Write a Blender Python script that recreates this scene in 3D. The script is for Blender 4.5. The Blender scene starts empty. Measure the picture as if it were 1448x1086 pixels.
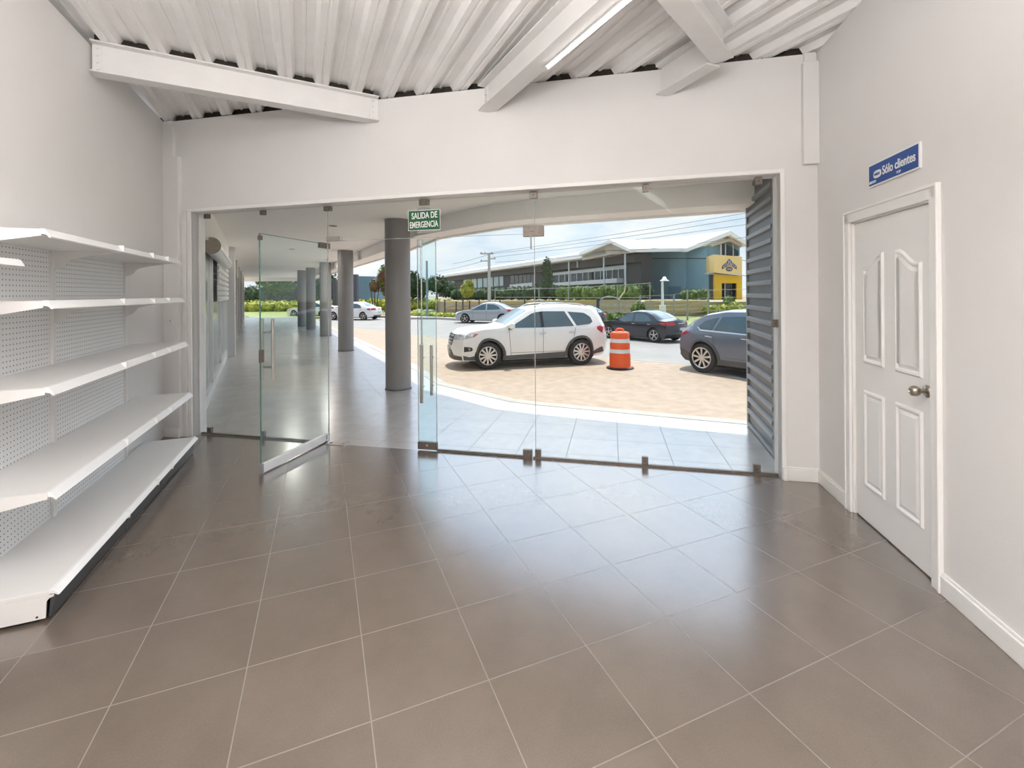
import bpy, bmesh, math, random
import numpy as np
from mathutils import Vector, Matrix
from mathutils.geometry import delaunay_2d_cdt

random.seed(7)
rng = np.random.default_rng(11)
SC = bpy.context.scene
COL = SC.collection
R = math.radians
PI = math.pi

# ------------------------------------------------------------------ camera, sky, sun, fill lights, exposure
EYE = 1.54                      # camera height, metres
FPX, CX, CY, ROLL = 645.0, 724.0, 415.0, R(-0.4)
cam = bpy.data.cameras.new('camera')
cam.sensor_fit = 'HORIZONTAL'
cam.sensor_width = 36.0
cam.lens = FPX / 1448 * 36.0
cam.shift_x = 0.0
cam.shift_y = -(543.0 - CY) / 1448.0
cam.clip_start = 0.05
cam.clip_end = 500
camo = bpy.data.objects.new('camera', cam)
COL.objects.link(camo)
camo.matrix_world = Matrix.Translation((0, 0, EYE)) @ Matrix.Rotation(R(90), 4, 'X') @ Matrix.Rotation(ROLL, 4, 'Z')
SC.camera = camo

SC.view_settings.view_transform = 'Standard'
SC.view_settings.look = 'None'
SC.view_settings.exposure = 0.4
SC.view_settings.gamma = 1.0
SC.view_settings.use_curve_mapping = False
try:
    SC.cycles.use_denoising = True
    SC.cycles.max_bounces = 14
    SC.cycles.transparent_max_bounces = 24
    SC.cycles.diffuse_bounces = 6
    SC.cycles.sample_clamp_indirect = 6.0
    SC.cycles.caustics_reflective = False
    SC.cycles.caustics_refractive = False
except Exception:
    pass


def lin(c):
    c = c / 255.0
    return c / 12.92 if c <= 0.04045 else ((c + 0.055) / 1.055) ** 2.4


def rgb(r, g, b):
    return (lin(r), lin(g), lin(b), 1.0)


SKY, SKY_BOOST = 0.78, 2.0             # radiance of the plain sky; extra of the unseen band added for floor reflections


def build_world():
    w = bpy.data.worlds.new('sky')
    SC.world = w
    w.use_nodes = True
    nt = w.node_tree
    N, L = nt.nodes, nt.links
    N.clear()
    out = N.new('ShaderNodeOutputWorld')
    bg = N.new('ShaderNodeBackground')
    tc = N.new('ShaderNodeTexCoord')
    sep = N.new('ShaderNodeSeparateXYZ')
    L.new(tc.outputs['Generated'], sep.inputs[0])
    grad = N.new('ShaderNodeValToRGB')
    grad.color_ramp.elements[0].position = 0.0
    grad.color_ramp.elements[0].color = (0.80, 0.90, 0.98, 1)
    grad.color_ramp.elements[1].position = 0.45
    grad.color_ramp.elements[1].color = (0.40, 0.62, 0.95, 1)
    L.new(sep.outputs['Z'], grad.inputs[0])
    mp = N.new('ShaderNodeMapping')
    mp.inputs['Scale'].default_value = (2.2, 2.2, 7.0)
    L.new(tc.outputs['Generated'], mp.inputs[0])
    nz = N.new('ShaderNodeTexNoise')
    nz.inputs['Scale'].default_value = 2.3
    nz.inputs['Detail'].default_value = 7
    nz.inputs['Roughness'].default_value = 0.55
    L.new(mp.outputs[0], nz.inputs['Vector'])
    cr = N.new('ShaderNodeValToRGB')
    cr.color_ramp.elements[0].position = 0.40
    cr.color_ramp.elements[1].position = 0.62
    L.new(nz.outputs['Fac'], cr.inputs[0])
    mx = N.new('ShaderNodeMixRGB')
    mx.inputs[2].default_value = (0.97, 0.99, 1.0, 1)
    L.new(cr.outputs[0], mx.inputs[0])
    L.new(grad.outputs[0], mx.inputs[1])
    # bright band added above the visible sky to brighten the floor's reflections
    band = N.new('ShaderNodeValToRGB')
    e = band.color_ramp.elements
    e[0].position, e[0].color = 0.20, (0, 0, 0, 1)
    e[1].position, e[1].color = 0.34, (1, 1, 1, 1)
    for p, c in ((0.58, 1.0), (0.78, 0.0)):
        k = e.new(p)
        k.color = (c, c, c, 1)
    L.new(sep.outputs['Z'], band.inputs[0])
    az = N.new('ShaderNodeMapRange')
    az.inputs['From Min'].default_value = 0.1
    az.inputs['From Max'].default_value = 0.6
    L.new(sep.outputs['Y'], az.inputs['Value'])
    mu = N.new('ShaderNodeMath')
    mu.operation = 'MULTIPLY'
    L.new(band.outputs[0], mu.inputs[0])
    L.new(az.outputs[0], mu.inputs[1])
    ma = N.new('ShaderNodeMath')
    ma.operation = 'MULTIPLY_ADD'
    ma.inputs[1].default_value = SKY_BOOST
    ma.inputs[2].default_value = SKY
    L.new(mu.outputs[0], ma.inputs[0])
    L.new(mx.outputs[0], bg.inputs[0])
    L.new(ma.outputs[0], bg.inputs[1])
    L.new(bg.outputs[0], out.inputs[0])


build_world()

sun = bpy.data.lights.new('sun', 'SUN')
sun.energy = 4.2
sun.angle = R(0.6)
sun.color = (1.0, 0.95, 0.87)
suno = bpy.data.objects.new('sun', sun)
COL.objects.link(suno)
suno.rotation_euler = Vector((-0.09, -0.19, -0.977)).to_track_quat('-Z', 'Y').to_euler()
suno.location = (0, 12, 30)


def fill_light(loc, sx, sy, watts, rz):
    l = bpy.data.lights.new('fill_light', 'AREA')
    l.shape = 'RECTANGLE'
    l.size, l.size_y = sx, sy
    l.energy = watts
    l.color = (1.0, 0.99, 0.985)
    o = bpy.data.objects.new('fill_light', l)
    COL.objects.link(o)
    o.location = loc
    o.rotation_euler = (0, 0, rz)
    return o


# fill lights added out of view, no fittings; one aimed up, one left
up = fill_light((-0.3, -0.75, 2.25), 1.5, 1.9, 198, R(10))
up.rotation_euler = (PI, 0, R(10))
dl = fill_light((0.45, 0.7, 3.30), 1.4, 1.2, 48, R(-12))
dl.rotation_euler = (0, R(38), 0)


# ------------------------------------------------------------------ pixel -> place (photograph frame 1448 x 1086)
def ray(px, py):
    a, b = px - CX, py - CY
    c, s = math.cos(ROLL), math.sin(ROLL)
    u = c * a + s * b
    v = -s * a + c * b
    return Vector((u / FPX, 1.0, -v / FPX))


def at(px, py, Y):
    return Vector((0, 0, EYE)) + ray(px, py) * Y


def fl(px, py, z=0.0):
    r = ray(px, py)
    return Vector((0, 0, EYE)) + r * ((z - EYE) / r.z)


def onp(px, py, p0, p1):
    d = Vector((p1[0] - p0[0], p1[1] - p0[1]))
    n = Vector((-d.y, d.x))
    r = ray(px, py)
    k = n.dot(Vector((p0[0], p0[1]))) / n.dot(Vector((r.x, r.y)))
    return Vector((0, 0, EYE)) + r * k


# ------------------------------------------------------------------ materials
def principled(name, col, rough=0.5, metal=0.0, spec=0.5, vary=0.0, vscale=6.0, bump=0.0, bscale=60.0, coat=0.0, stretch=None, croughness=0.05):
    m = bpy.data.materials.new(name)
    m.use_nodes = True
    nt = m.node_tree
    N, L = nt.nodes, nt.links
    b = N['Principled BSDF']
    b.inputs['Base Color'].default_value = col
    b.inputs['Roughness'].default_value = rough
    b.inputs['Metallic'].default_value = metal
    b.inputs['Specular IOR Level'].default_value = spec
    if coat:
        b.inputs['Coat Weight'].default_value = coat
        b.inputs['Coat Roughness'].default_value = croughness
    tc = N.new('ShaderNodeTexCoord')
    src = tc.outputs['Object']
    if stretch:
        mp = N.new('ShaderNodeMapping')
        mp.inputs['Scale'].default_value = stretch
        L.new(src, mp.inputs[0])
        src = mp.outputs[0]
    if vary:
        nz = N.new('ShaderNodeTexNoise')
        nz.inputs['Scale'].default_value = vscale
        nz.inputs['Detail'].default_value = 4
        L.new(src, nz.inputs['Vector'])
        r = N.new('ShaderNodeValToRGB')
        r.color_ramp.elements[0].position = 0.3
        r.color_ramp.elements[1].position = 0.7
        r.color_ramp.elements[0].color = tuple(max(0, c * (1 - vary)) for c in col[:3]) + (1,)
        r.color_ramp.elements[1].color = tuple(min(1, c * (1 + vary)) for c in col[:3]) + (1,)
        L.new(nz.outputs['Fac'], r.inputs[0])
        L.new(r.outputs[0], b.inputs['Base Color'])
    if bump:
        n2 = N.new('ShaderNodeTexNoise')
        n2.inputs['Scale'].default_value = bscale
        n2.inputs['Detail'].default_value = 3
        L.new(src, n2.inputs['Vector'])
        bp = N.new('ShaderNodeBump')
        bp.inputs['Strength'].default_value = bump
        bp.inputs['Distance'].default_value = 0.01
        L.new(n2.outputs['Fac'], bp.inputs['Height'])
        L.new(bp.outputs[0], b.inputs['Normal'])
    return m


def tile_mat(name, size, origin, ang, tile, grout, rough, vary=0.10, bump=0.02, grout_w=0.006, coat=0.6):
    """Square floor tiles: grid along direction ang with a corner at origin."""
    m = bpy.data.materials.new(name)
    m.use_nodes = True
    nt = m.node_tree
    N, L = nt.nodes, nt.links
    b = N['Principled BSDF']
    tc = N.new('ShaderNodeTexCoord')
    mp = N.new('ShaderNodeMapping')
    mp.vector_type = 'TEXTURE'
    mp.inputs['Location'].default_value = (origin[0], origin[1], 0)
    mp.inputs['Rotation'].default_value = (0, 0, ang)
    L.new(tc.outputs['Object'], mp.inputs[0])
    br = N.new('ShaderNodeTexBrick')
    b.inputs['Specular IOR Level'].default_value = 1.0
    b.inputs['Coat Weight'].default_value = coat
    b.inputs['Coat IOR'].default_value = 1.7
    b.inputs['Coat Roughness'].default_value = 0.2
    br.offset = 0.0
    br.squash = 1.0
    br.inputs['Scale'].default_value = 1.0
    br.inputs['Brick Width'].default_value = size
    br.inputs['Row Height'].default_value = size
    br.inputs['Mortar Size'].default_value = grout_w / 2
    br.inputs['Mortar Smooth'].default_value = 0.2
    br.inputs['Bias'].default_value = 0.0
    t2 = tuple(c * 0.94 for c in tile[:3]) + (1,)
    br.inputs['Color1'].default_value = (1, 1, 1, 1)
    br.inputs['Color2'].default_value = (0.94, 0.94, 0.94, 1)
    L.new(mp.outputs[0], br.inputs['Vector'])
    nz = N.new('ShaderNodeTexNoise')
    nz.inputs['Scale'].default_value = 3.5
    nz.inputs['Detail'].default_value = 8
    nz.inputs['Roughness'].default_value = 0.65
    L.new(mp.outputs[0], nz.inputs['Vector'])
    fine = N.new('ShaderNodeTexNoise')
    fine.inputs['Scale'].default_value = 140
    fine.inputs['Detail'].default_value = 3
    L.new(mp.outputs[0], fine.inputs['Vector'])
    ad = N.new('ShaderNodeMath')
    ad.operation = 'MULTIPLY_ADD'
    ad.inputs[1].default_value = 0.7
    L.new(fine.outputs['Fac'], ad.inputs[0])
    L.new(nz.outputs['Fac'], ad.inputs[2])
    cr = N.new('ShaderNodeValToRGB')
    cr.color_ramp.elements[0].position = 0.60
    cr.color_ramp.elements[1].position = 1.10
    cr.color_ramp.elements[0].color = tuple(c * (1 - vary) for c in tile[:3]) + (1,)
    cr.color_ramp.elements[1].color = tuple(c * (1 + vary) for c in tile[:3]) + (1,)
    L.new(ad.outputs[0], cr.inputs[0])
    mu = N.new('ShaderNodeMixRGB')
    mu.blend_type = 'MULTIPLY'
    mu.inputs[0].default_value = 1.0
    L.new(cr.outputs[0], mu.inputs[1])
    L.new(br.outputs['Color'], mu.inputs[2])
    mx = N.new('ShaderNodeMixRGB')
    mx.inputs[2].default_value = grout
    L.new(br.outputs['Fac'], mx.inputs[0])
    L.new(mu.outputs[0], mx.inputs[1])
    L.new(mx.outputs[0], b.inputs['Base Color'])
    rr = N.new('ShaderNodeMapRange')
    rr.inputs['To Min'].default_value = rough
    rr.inputs['To Max'].default_value = 0.85
    L.new(br.outputs['Fac'], rr.inputs['Value'])
    L.new(rr.outputs[0], b.inputs['Roughness'])
    bp = N.new('ShaderNodeBump')
    bp.inputs['Strength'].default_value = 0.5
    bp.inputs['Distance'].default_value = 0.002
    inv = N.new('ShaderNodeMath')
    inv.operation = 'MULTIPLY_ADD'
    inv.inputs[1].default_value = -1.0
    L.new(br.outputs['Fac'], inv.inputs[0])
    sc = N.new('ShaderNodeMath')
    sc.operation = 'MULTIPLY'
    sc.inputs[1].default_value = bump
    L.new(fine.outputs['Fac'], sc.inputs[0])
    L.new(sc.outputs[0], inv.inputs[2])
    L.new(inv.outputs[0], bp.inputs['Height'])
    L.new(bp.outputs[0], b.inputs['Normal'])
    return m


def glass_mat(name, tint, ior=1.2):
    m = bpy.data.materials.new(name)
    m.use_nodes = True
    nt = m.node_tree
    N, L = nt.nodes, nt.links
    N.clear()
    out = N.new('ShaderNodeOutputMaterial')
    tr = N.new('ShaderNodeBsdfTransparent')
    tr.inputs[0].default_value = tint
    gl = N.new('ShaderNodeBsdfGlossy')
    gl.inputs['Roughness'].default_value = 0.0
    gl.inputs['Color'].default_value = (0.95, 1.0, 0.98, 1)
    fr = N.new('ShaderNodeFresnel')
    ge = N.new('ShaderNodeNewGeometry')
    mr = N.new('ShaderNodeMapRange')
    mr.inputs['To Min'].default_value = ior
    mr.inputs['To Max'].default_value = 1.0 / ior
    L.new(ge.outputs['Backfacing'], mr.inputs['Value'])
    L.new(mr.outputs[0], fr.inputs['IOR'])
    mx = N.new('ShaderNodeMixShader')
    L.new(fr.outputs[0], mx.inputs[0])
    L.new(tr.outputs[0], mx.inputs[1])
    L.new(gl.outputs[0], mx.inputs[2])
    L.new(mx.outputs[0], out.inputs[0])
    return m


def emit_mat(name, col, strength):
    m = bpy.data.materials.new(name)
    m.use_nodes = True
    b = m.node_tree.nodes['Principled BSDF']
    b.inputs['Base Color'].default_value = col
    b.inputs['Emission Color'].default_value = col
    b.inputs['Emission Strength'].default_value = strength
    return m


def leaf_mat(name, c1, c2):
    m = principled(name, c1, 0.6, vary=0.0)
    nt = m.node_tree
    N, L = nt.nodes, nt.links
    b = N['Principled BSDF']
    tc = N.new('ShaderNodeTexCoord')
    nz = N.new('ShaderNodeTexNoise')
    nz.inputs['Scale'].default_value = 2.2
    nz.inputs['Detail'].default_value = 5
    L.new(tc.outputs['Object'], nz.inputs['Vector'])
    r = N.new('ShaderNodeValToRGB')
    r.color_ramp.elements[0].position = 0.35
    r.color_ramp.elements[1].position = 0.65
    r.color_ramp.elements[0].color = c1
    r.color_ramp.elements[1].color = c2
    L.new(nz.outputs['Fac'], r.inputs[0])
    L.new(r.outputs[0], b.inputs['Base Color'])
    return m


WALL = principled('wall_paint', (0.78, 0.762, 0.75, 1), 0.72, vary=0.015, vscale=2.0, bump=0.05, bscale=120)
WALL_TRIM = principled('trim_paint', (0.88, 0.87, 0.85, 1), 0.45, vary=0.01)
STEEL_WHITE = principled('white_painted_steel', (0.78, 0.765, 0.75, 1), 0.45, vary=0.03, vscale=5, bump=0.03, bscale=30)
DECK = principled('corrugated_sheet', (0.90, 0.885, 0.87, 1), 0.38, vary=0.04, vscale=3, stretch=(1, 1, 1), bump=0.03, bscale=8)
GAP_SHADE = principled('gap_shade_dark', (0.035, 0.028, 0.022, 1), 0.9, vary=0.3, vscale=20, bump=0.4, bscale=30)  # dark colour standing in for shade in the deck's gaps
FLOOR = tile_mat('brown_floor_tile', 0.45, (-1.107, 1.888), R(22.6), (0.142, 0.111, 0.088, 1), (0.20, 0.168, 0.142, 1), 0.24, grout_w=0.005)
PORCH = tile_mat('porch_tile', 0.48, (0.62, 4.85), R(-12.3), (0.40, 0.375, 0.354, 1), (0.13, 0.125, 0.12, 1), 0.25, coat=0.33)
ARCADE = tile_mat('arcade_tile', 0.48, (-2.6, 6.0), R(27.0), (0.42, 0.395, 0.372, 1), (0.22, 0.21, 0.20, 1), 0.26, coat=0.33)
SHELF = principled('shelf_enamel', (0.80, 0.785, 0.77, 1), 0.35, vary=0.012, vscale=4)
SHELF_LIP = principled('shelf_lip_white', (0.88, 0.88, 0.88, 1), 0.3)
KICK = principled('kick_plate_grey', (0.045, 0.05, 0.058, 1), 0.35, vary=0.1)
RUBBER = principled('black_rubber', (0.012, 0.012, 0.013, 1), 0.6, vary=0.2)
NICKEL = principled('brushed_nickel', (0.42, 0.37, 0.31, 1), 0.3, 1.0, vary=0.1, vscale=40)
STEEL = principled('satin_steel', (0.50, 0.48, 0.45, 1), 0.28, 1.0, vary=0.08, vscale=30, stretch=(30, 30, 2))
PATCH = principled('patch_fitting_metal', (0.17, 0.145, 0.12, 1), 0.4, 0.5, vary=0.12, vscale=30)
ALU = principled('aluminium_white', (0.78, 0.77, 0.75, 1), 0.35, 0.3, vary=0.03)
GLASS = glass_mat('clear_glass', (0.965, 0.98, 0.975, 1))
GLASS_TINT = glass_mat('tinted_glass', (0.955, 0.98, 0.972, 1), 1.36)
GLASS_EDGE = principled('glass_edge_green', (0.10, 0.20, 0.17, 1), 0.15, vary=0.1)
GLASS_SEAM = principled('glass_seam_grey', (0.36, 0.40, 0.40, 1), 0.2, vary=0.05)
GREY_METAL = principled('grey_shutter_metal', (0.13, 0.14, 0.155, 1), 0.42, 0.2, vary=0.1, vscale=5)
GREY_FRAME = principled('grey_frame_metal', (0.26, 0.27, 0.28, 1), 0.4, 0.2, vary=0.06)
COLUMN = principled('column_grey', (0.24, 0.232, 0.228, 1), 0.42, vary=0.06, vscale=2, bump=0.03, bscale=30)
SOFFIT = principled('soffit_plaster', (0.92, 0.895, 0.865, 1), 0.8, vary=0.015, vscale=1.0)
APRON = principled('stamped_concrete', (0.365, 0.288, 0.222, 1), 0.85, vary=0.12, vscale=4.5, bump=0.5, bscale=14)
ROAD = principled('pale_asphalt', (0.285, 0.275, 0.265, 1), 0.9, vary=0.08, vscale=0.9, bump=0.1, bscale=60)
KERB = principled('kerb_concrete', (0.40, 0.385, 0.365, 1), 0.85, vary=0.08, vscale=3)
GRASS = leaf_mat('grass', (0.13, 0.18, 0.035, 1), (0.30, 0.31, 0.09, 1))
EARTH = principled('dry_ground', (0.34, 0.29, 0.20, 1), 0.95, vary=0.15, vscale=1)

# ------------------------------------------------------------------ mesh helpers


class MB:
    """Collects faces, in a local frame xf, for ONE mesh object."""

    def __init__(self, xf=None):
        self.v, self.f, self.xf, self.cut = [], [], xf, []

    def add(self, verts, faces):
        o = len(self.v)
        self.cut.append((o, len(self.f)))
        for p in verts:
            p = Vector(p)
            if self.xf:
                p = Vector(self.xf(p.x, p.y, p.z))
            self.v.append(tuple(p))
        self.f += [tuple(i + o for i in f) for f in faces]
        return self

    def box(self, x0, x1, y0, y1, z0, z1):
        vs = [(x0, y0, z0), (x1, y0, z0), (x1, y1, z0), (x0, y1, z0), (x0, y0, z1), (x1, y0, z1), (x1, y1, z1), (x0, y1, z1)]
        return self.add(vs, [(3, 2, 1, 0), (4, 5, 6, 7), (0, 1, 5, 4), (1, 2, 6, 5), (2, 3, 7, 6), (3, 0, 4, 7)])

    def hexa(self, b, t):
        """b: four bottom points, t: four top points, same order."""
        return self.add(list(b) + list(t), [(3, 2, 1, 0), (4, 5, 6, 7), (0, 1, 5, 4), (1, 2, 6, 5), (2, 3, 7, 6), (3, 0, 4, 7)])

    def prism(self, poly, d):
        """poly: 3-D points of one face, d: extrusion vector."""
        n = len(poly)
        d = Vector(d)
        vs = [Vector(p) for p in poly] + [Vector(p) + d for p in poly]
        fs = [tuple(range(n))[::-1], tuple(range(n, 2 * n))] + [(i, (i + 1) % n, (i + 1) % n + n, i + n) for i in range(n)]
        return self.add(vs, fs)

    def tube(self, pts, r, n=10, caps=True):
        pts = [Vector(p) for p in pts]
        rs = r if isinstance(r, (list, tuple)) else [r] * len(pts)
        vs, fs = [], []
        for i, p in enumerate(pts):
            d = (pts[min(i + 1, len(pts) - 1)] - pts[max(i - 1, 0)]).normalized()
            a = d.orthogonal().normalized() if i == 0 else (a - d * a.dot(d)).normalized()
            b = d.cross(a)
            for k in range(n):
                t = 2 * PI * k / n
                vs.append(p + (a * math.cos(t) + b * math.sin(t)) * rs[i])
        for i in range(len(pts) - 1):
            for k in range(n):
                k2 = (k + 1) % n
                fs.append((i * n + k, i * n + k2, (i + 1) * n + k2, (i + 1) * n + k))
        if caps:
            fs.append(tuple(range(n))[::-1])
            fs.append(tuple(range((len(pts) - 1) * n, len(pts) * n)))
        return self.add(vs, fs)

    def lathe(self, prof, n=32, axis='z', c=(0, 0, 0)):
        vs, fs = [], []
        for r, h in prof:
            for k in range(n):
                t = 2 * PI * k / n
                a, b = r * math.cos(t), r * math.sin(t)
                if axis == 'z':
                    vs.append((c[0] + a, c[1] + b, c[2] + h))
                elif axis == 'y':
                    vs.append((c[0] + a, c[1] + h, c[2] + b))
                else:
                    vs.append((c[0] + h, c[1] + a, c[2] + b))
        for i in range(len(prof) - 1):
            for k in range(n):
                k2 = (k + 1) % n
                fs.append((i * n + k, i * n + k2, (i + 1) * n + k2, (i + 1) * n + k))
        ring = tuple(prof[0]) == tuple(prof[-1])
        if prof[0][0] > 1e-6 and not ring:
            fs.append(tuple(range(n))[::-1])
        if prof[-1][0] > 1e-6 and not ring:
            fs.append(tuple(range((len(prof) - 1) * n, len(prof) * n)))
        return self.add(vs, fs)

    def each(self, name, mat, parent=None, **k):
        """one mesh object per added shape"""
        out = []
        ends = self.cut[1:] + [(len(self.v), len(self.f))]
        for (v0, f0), (v1, f1) in zip(self.cut, ends):
            m = MB()
            m.v = self.v[v0:v1]
            m.f = [tuple(i - v0 for i in f) for f in self.f[f0:f1]]
            out.append(m.build(name, mat, parent, **k))
        return out[0]

    def build(self, name, mat, parent=None, smooth=None, bevel=0.0):
        me = bpy.data.meshes.new(name)
        me.from_pydata(self.v, [], self.f)
        me.validate()
        bm = bmesh.new()
        bm.from_mesh(me)
        bmesh.ops.recalc_face_normals(bm, faces=bm.faces)
        bm.to_mesh(me)
        bm.free()
        if smooth:
            me.polygons.foreach_set('use_smooth', [True] * len(me.polygons))
            me.set_sharp_from_angle(angle=R(smooth))
        me.materials.append(mat)
        o = bpy.data.objects.new(name, me)
        COL.objects.link(o)
        if parent:
            o.parent = parent
        if bevel:
            b = o.modifiers.new('edge', 'BEVEL')
            b.width = bevel
            b.segments = 2
            b.limit_method = 'ANGLE'
            b.angle_limit = R(40)
        return o


def tag(o, label=None, cat=None, group=None, kind=None):
    if label:
        o['label'] = label
    if cat:
        o['category'] = cat
    if group:
        o['group'] = group
    if kind:
        o['kind'] = kind
    return o


def thing(name, label, cat, loc=(0, 0, 0), rz=0.0, group=None, kind='thing'):
    o = bpy.data.objects.new(name, None)
    o.empty_display_size = 0.1
    COL.objects.link(o)
    o.location = loc
    o.rotation_euler = (0, 0, rz)
    return tag(o, label, cat, group, kind)


def struct(mb, name, mat, label=None, cat=None, **k):
    return tag(mb.build(name, mat, **k), label, cat, None, 'structure')


def frame2(p0, t):
    """(s, o, z) -> world: s along unit direction t from p0, o along its left normal."""
    p0 = Vector((p0[0], p0[1]))
    t = Vector((t[0], t[1])).normalized()
    n = Vector((-t.y, t.x))
    return lambda s, o, z: (p0.x + t.x * s + n.x * o, p0.y + t.y * s + n.y * o, z)


def sub(f, origin):
    """the same frame relative to a thing's location"""
    ox, oy, oz = origin
    return lambda s, o, z: (lambda p: (p[0] - ox, p[1] - oy, p[2] - oz))(f(s, o, z))


def text_mesh(txt, size, bold=0.0, extrude=0.001, width=None):
    c = bpy.data.curves.new('lettering', 'FONT')
    c.body = txt
    c.size = size
    c.offset = bold
    c.extrude = extrude
    c.align_x = 'CENTER'
    c.align_y = 'CENTER'
    c.resolution_u = 4
    o = bpy.data.objects.new('lettering', c)
    COL.objects.link(o)
    bpy.context.view_layer.update()
    dg = bpy.context.evaluated_depsgraph_get()
    me = bpy.data.meshes.new_from_object(o.evaluated_get(dg))
    bpy.data.objects.remove(o)
    xs = [v.co.x for v in me.vertices]
    if width and xs:
        k = width / (max(xs) - min(xs))
        mid = (max(xs) + min(xs)) / 2
        for v in me.vertices:
            v.co.x = (v.co.x - mid) * k
    return me


# ------------------------------------------------------------------ the room
LC = Vector((-3.842, 5.053))          # left front corner
RC = Vector((2.470, 3.678))           # right front corner
TL = Vector((0.376, -0.927)).normalized()      # left wall, towards the camera
TR = Vector((-0.208, -0.978)).normalized()     # right wall, towards the camera
TF = (RC - LC).normalized()                    # front wall, left to right
LF = (RC - LC).length
CEIL = 3.475
fW = frame2(LC, TF)                   # front wall: s to the right, o outwards
fL = frame2(LC, TL)                   # left wall: s towards the camera, o into the room
fRr = frame2(RC, TR)                  # right wall: o>0 away to the right (outside), o<0 into the room
fR = lambda s, o, z: fRr(s, o, z)
# check that o<0 is inside for the right wall
LEN_L, LEN_R = 9.0, 7.4


def sF(px, py):
    p = onp(px, py, LC, RC)
    return (Vector((p.x, p.y)) - LC).dot(TF), p.z


# floor of the shop
bl, br_ = fL(LEN_L, 0, 0), fR(LEN_R, 0, 0)
mb = MB()
gl = fW(0, 0.085, 0)
gr = fW(LF, 0.085, 0)
mb.prism([(bl[0] - .2, bl[1], 0), (br_[0] + .2, br_[1], 0), (fR(0, .2, 0)[0], fR(0, .2, 0)[1], 0), gr, gl, (fL(0, -.2, 0)[0], fL(0, -.2, 0)[1], 0)], (0, 0, -0.12))
struct(mb, 'floor', FLOOR)

# walls
mb = MB(fL)
mb.box(-0.2, LEN_L, -0.18, 0, 0, CEIL - 0.015)
struct(mb, 'wall_left', WALL)
d0, d1, dz = 0.455, 1.395, 2.085      # door casing along the right wall
lf0, lf1, lz = 0.505, 1.345, 2.025    # opening for the leaf
mb = MB(fR)
mb.box(-0.2, lf0, 0, 0.18, 0, CEIL - 0.01)
mb.box(lf1, LEN_R, 0, 0.18, 0, CEIL - 0.01)
mb.box(lf0, lf1, 0, 0.18, lz, CEIL - 0.01)
struct(mb, 'wall_right', WALL)
mb = MB()
mb.add([bl, br_, (br_[0], br_[1], CEIL + .1), (bl[0], bl[1], CEIL + .1), (bl[0], bl[1] - .15, 0), (br_[0], br_[1] - .15, 0), (br_[0], br_[1] - .15, CEIL + .1), (bl[0], bl[1] - .15, CEIL + .1)],
       [(0, 1, 2, 3), (7, 6, 5, 4), (0, 4, 5, 1), (3, 2, 6, 7), (0, 3, 7, 4), (1, 5, 6, 2)])
struct(mb, 'wall_back', WALL)

# front wall: two jambs and the lintel above the glass
sL = 0.36                              # opening, along the front wall
sR = (Vector(fl(1101, 673)[:2]) - LC).dot(TF)
zL, zR = 2.452, 2.512
mb = MB(fW)
mb.box(-0.2, sL, 0, 0.17, 0, zL)
mb.box(sR, LF + 0.2, 0, 0.17, 0, zR)
mb.hexa([(-0.2, 0, zL - .002), (LF + .2, 0, zR + .002), (LF + .2, 0.17, zR + .002), (-0.2, 0.17, zL - .002)],
        [(-0.2, 0, CEIL - .012), (LF + .2, 0, CEIL - .012), (LF + .2, 0.17, CEIL - .012), (-0.2, 0.17, CEIL - .012)])
struct(mb, 'wall_front', WALL)
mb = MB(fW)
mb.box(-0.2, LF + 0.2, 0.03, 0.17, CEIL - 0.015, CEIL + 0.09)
struct(mb, 'trim_1', GAP_SHADE)  # added dark strip: blocks the sky, stands in for shaded deck gaps
# raised frame round the glass opening
mb = MB(fW)
mb.box(sL - 0.05, sL, -0.012, 0.09, 0, zL)
mb.box(sR, sR + 0.035, -0.012, 0.09, 0, zR)
mb.hexa([(sL - .05, -.012, zL), (sR + .035, -.012, zR), (sR + .035, .09, zR), (sL - .05, .09, zL)],
        [(sL - .05, -.012, zL + .035), (sR + .035, -.012, zR + .035), (sR + .035, .09, zR + .035), (sL - .05, .09, zL + .035)])
struct(mb, 'trim_2', WALL_TRIM, bevel=0.004)
# boxed pilasters in the two front corners
mb = MB(fW)
mb.box(0.0, 0.235, -0.05, 0, 0, 3.06)
mb.box(0.245, 0.30, -0.02, 0, 0, zL)
struct(mb, 'trim_3', WALL, bevel=0.003)
mb = MB(fW)
mb.box(0.02, 0.15, -0.035, 0, 3.06, CEIL - .02)
for k in range(7):
    mb.box(0.105, 0.115, -0.038, -0.034, 3.10 + k * .05, 3.112 + k * .05)
struct(mb, 'trim_4', STEEL_WHITE)
mb = MB(fW)
mb.box(LF - 0.115, LF, -0.045, 0, zR + .05, 3.38)
mb.box(LF - 0.10, LF - .02, -0.03, 0, 3.38, CEIL - .015)
struct(mb, 'trim_5', WALL, bevel=0.003)
# skirting
mb = MB(fR)
for a, b in ((0.0, d0), (d1, LEN_R)):
    mb.box(a, b, -0.018, 0, 0, 0.095)
    mb.box(a, b, -0.010, 0, 0.095, 0.112)
struct(mb, 'baseboard_right', WALL_TRIM, bevel=0.004)
mb = MB(fW)
mb.box(sR + .035, LF, -0.018, 0, 0, 0.095)
mb.box(sR + .035, LF, -0.010, 0, 0.095, 0.112)
mb.box(sR + .003, sR + .037, -.03, .085, 0, 0.105)
struct(mb, 'baseboard_front', WALL_TRIM, bevel=0.004)
mb = MB(fW)
mb.box(0.235, sL - 0.05, -0.018, 0, 0, 0.10)
mb.box(0, 0.24, -0.068, -0.05, 0, 0.10)
struct(mb, 'baseboard_left', WALL_TRIM, bevel=0.004)

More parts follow.
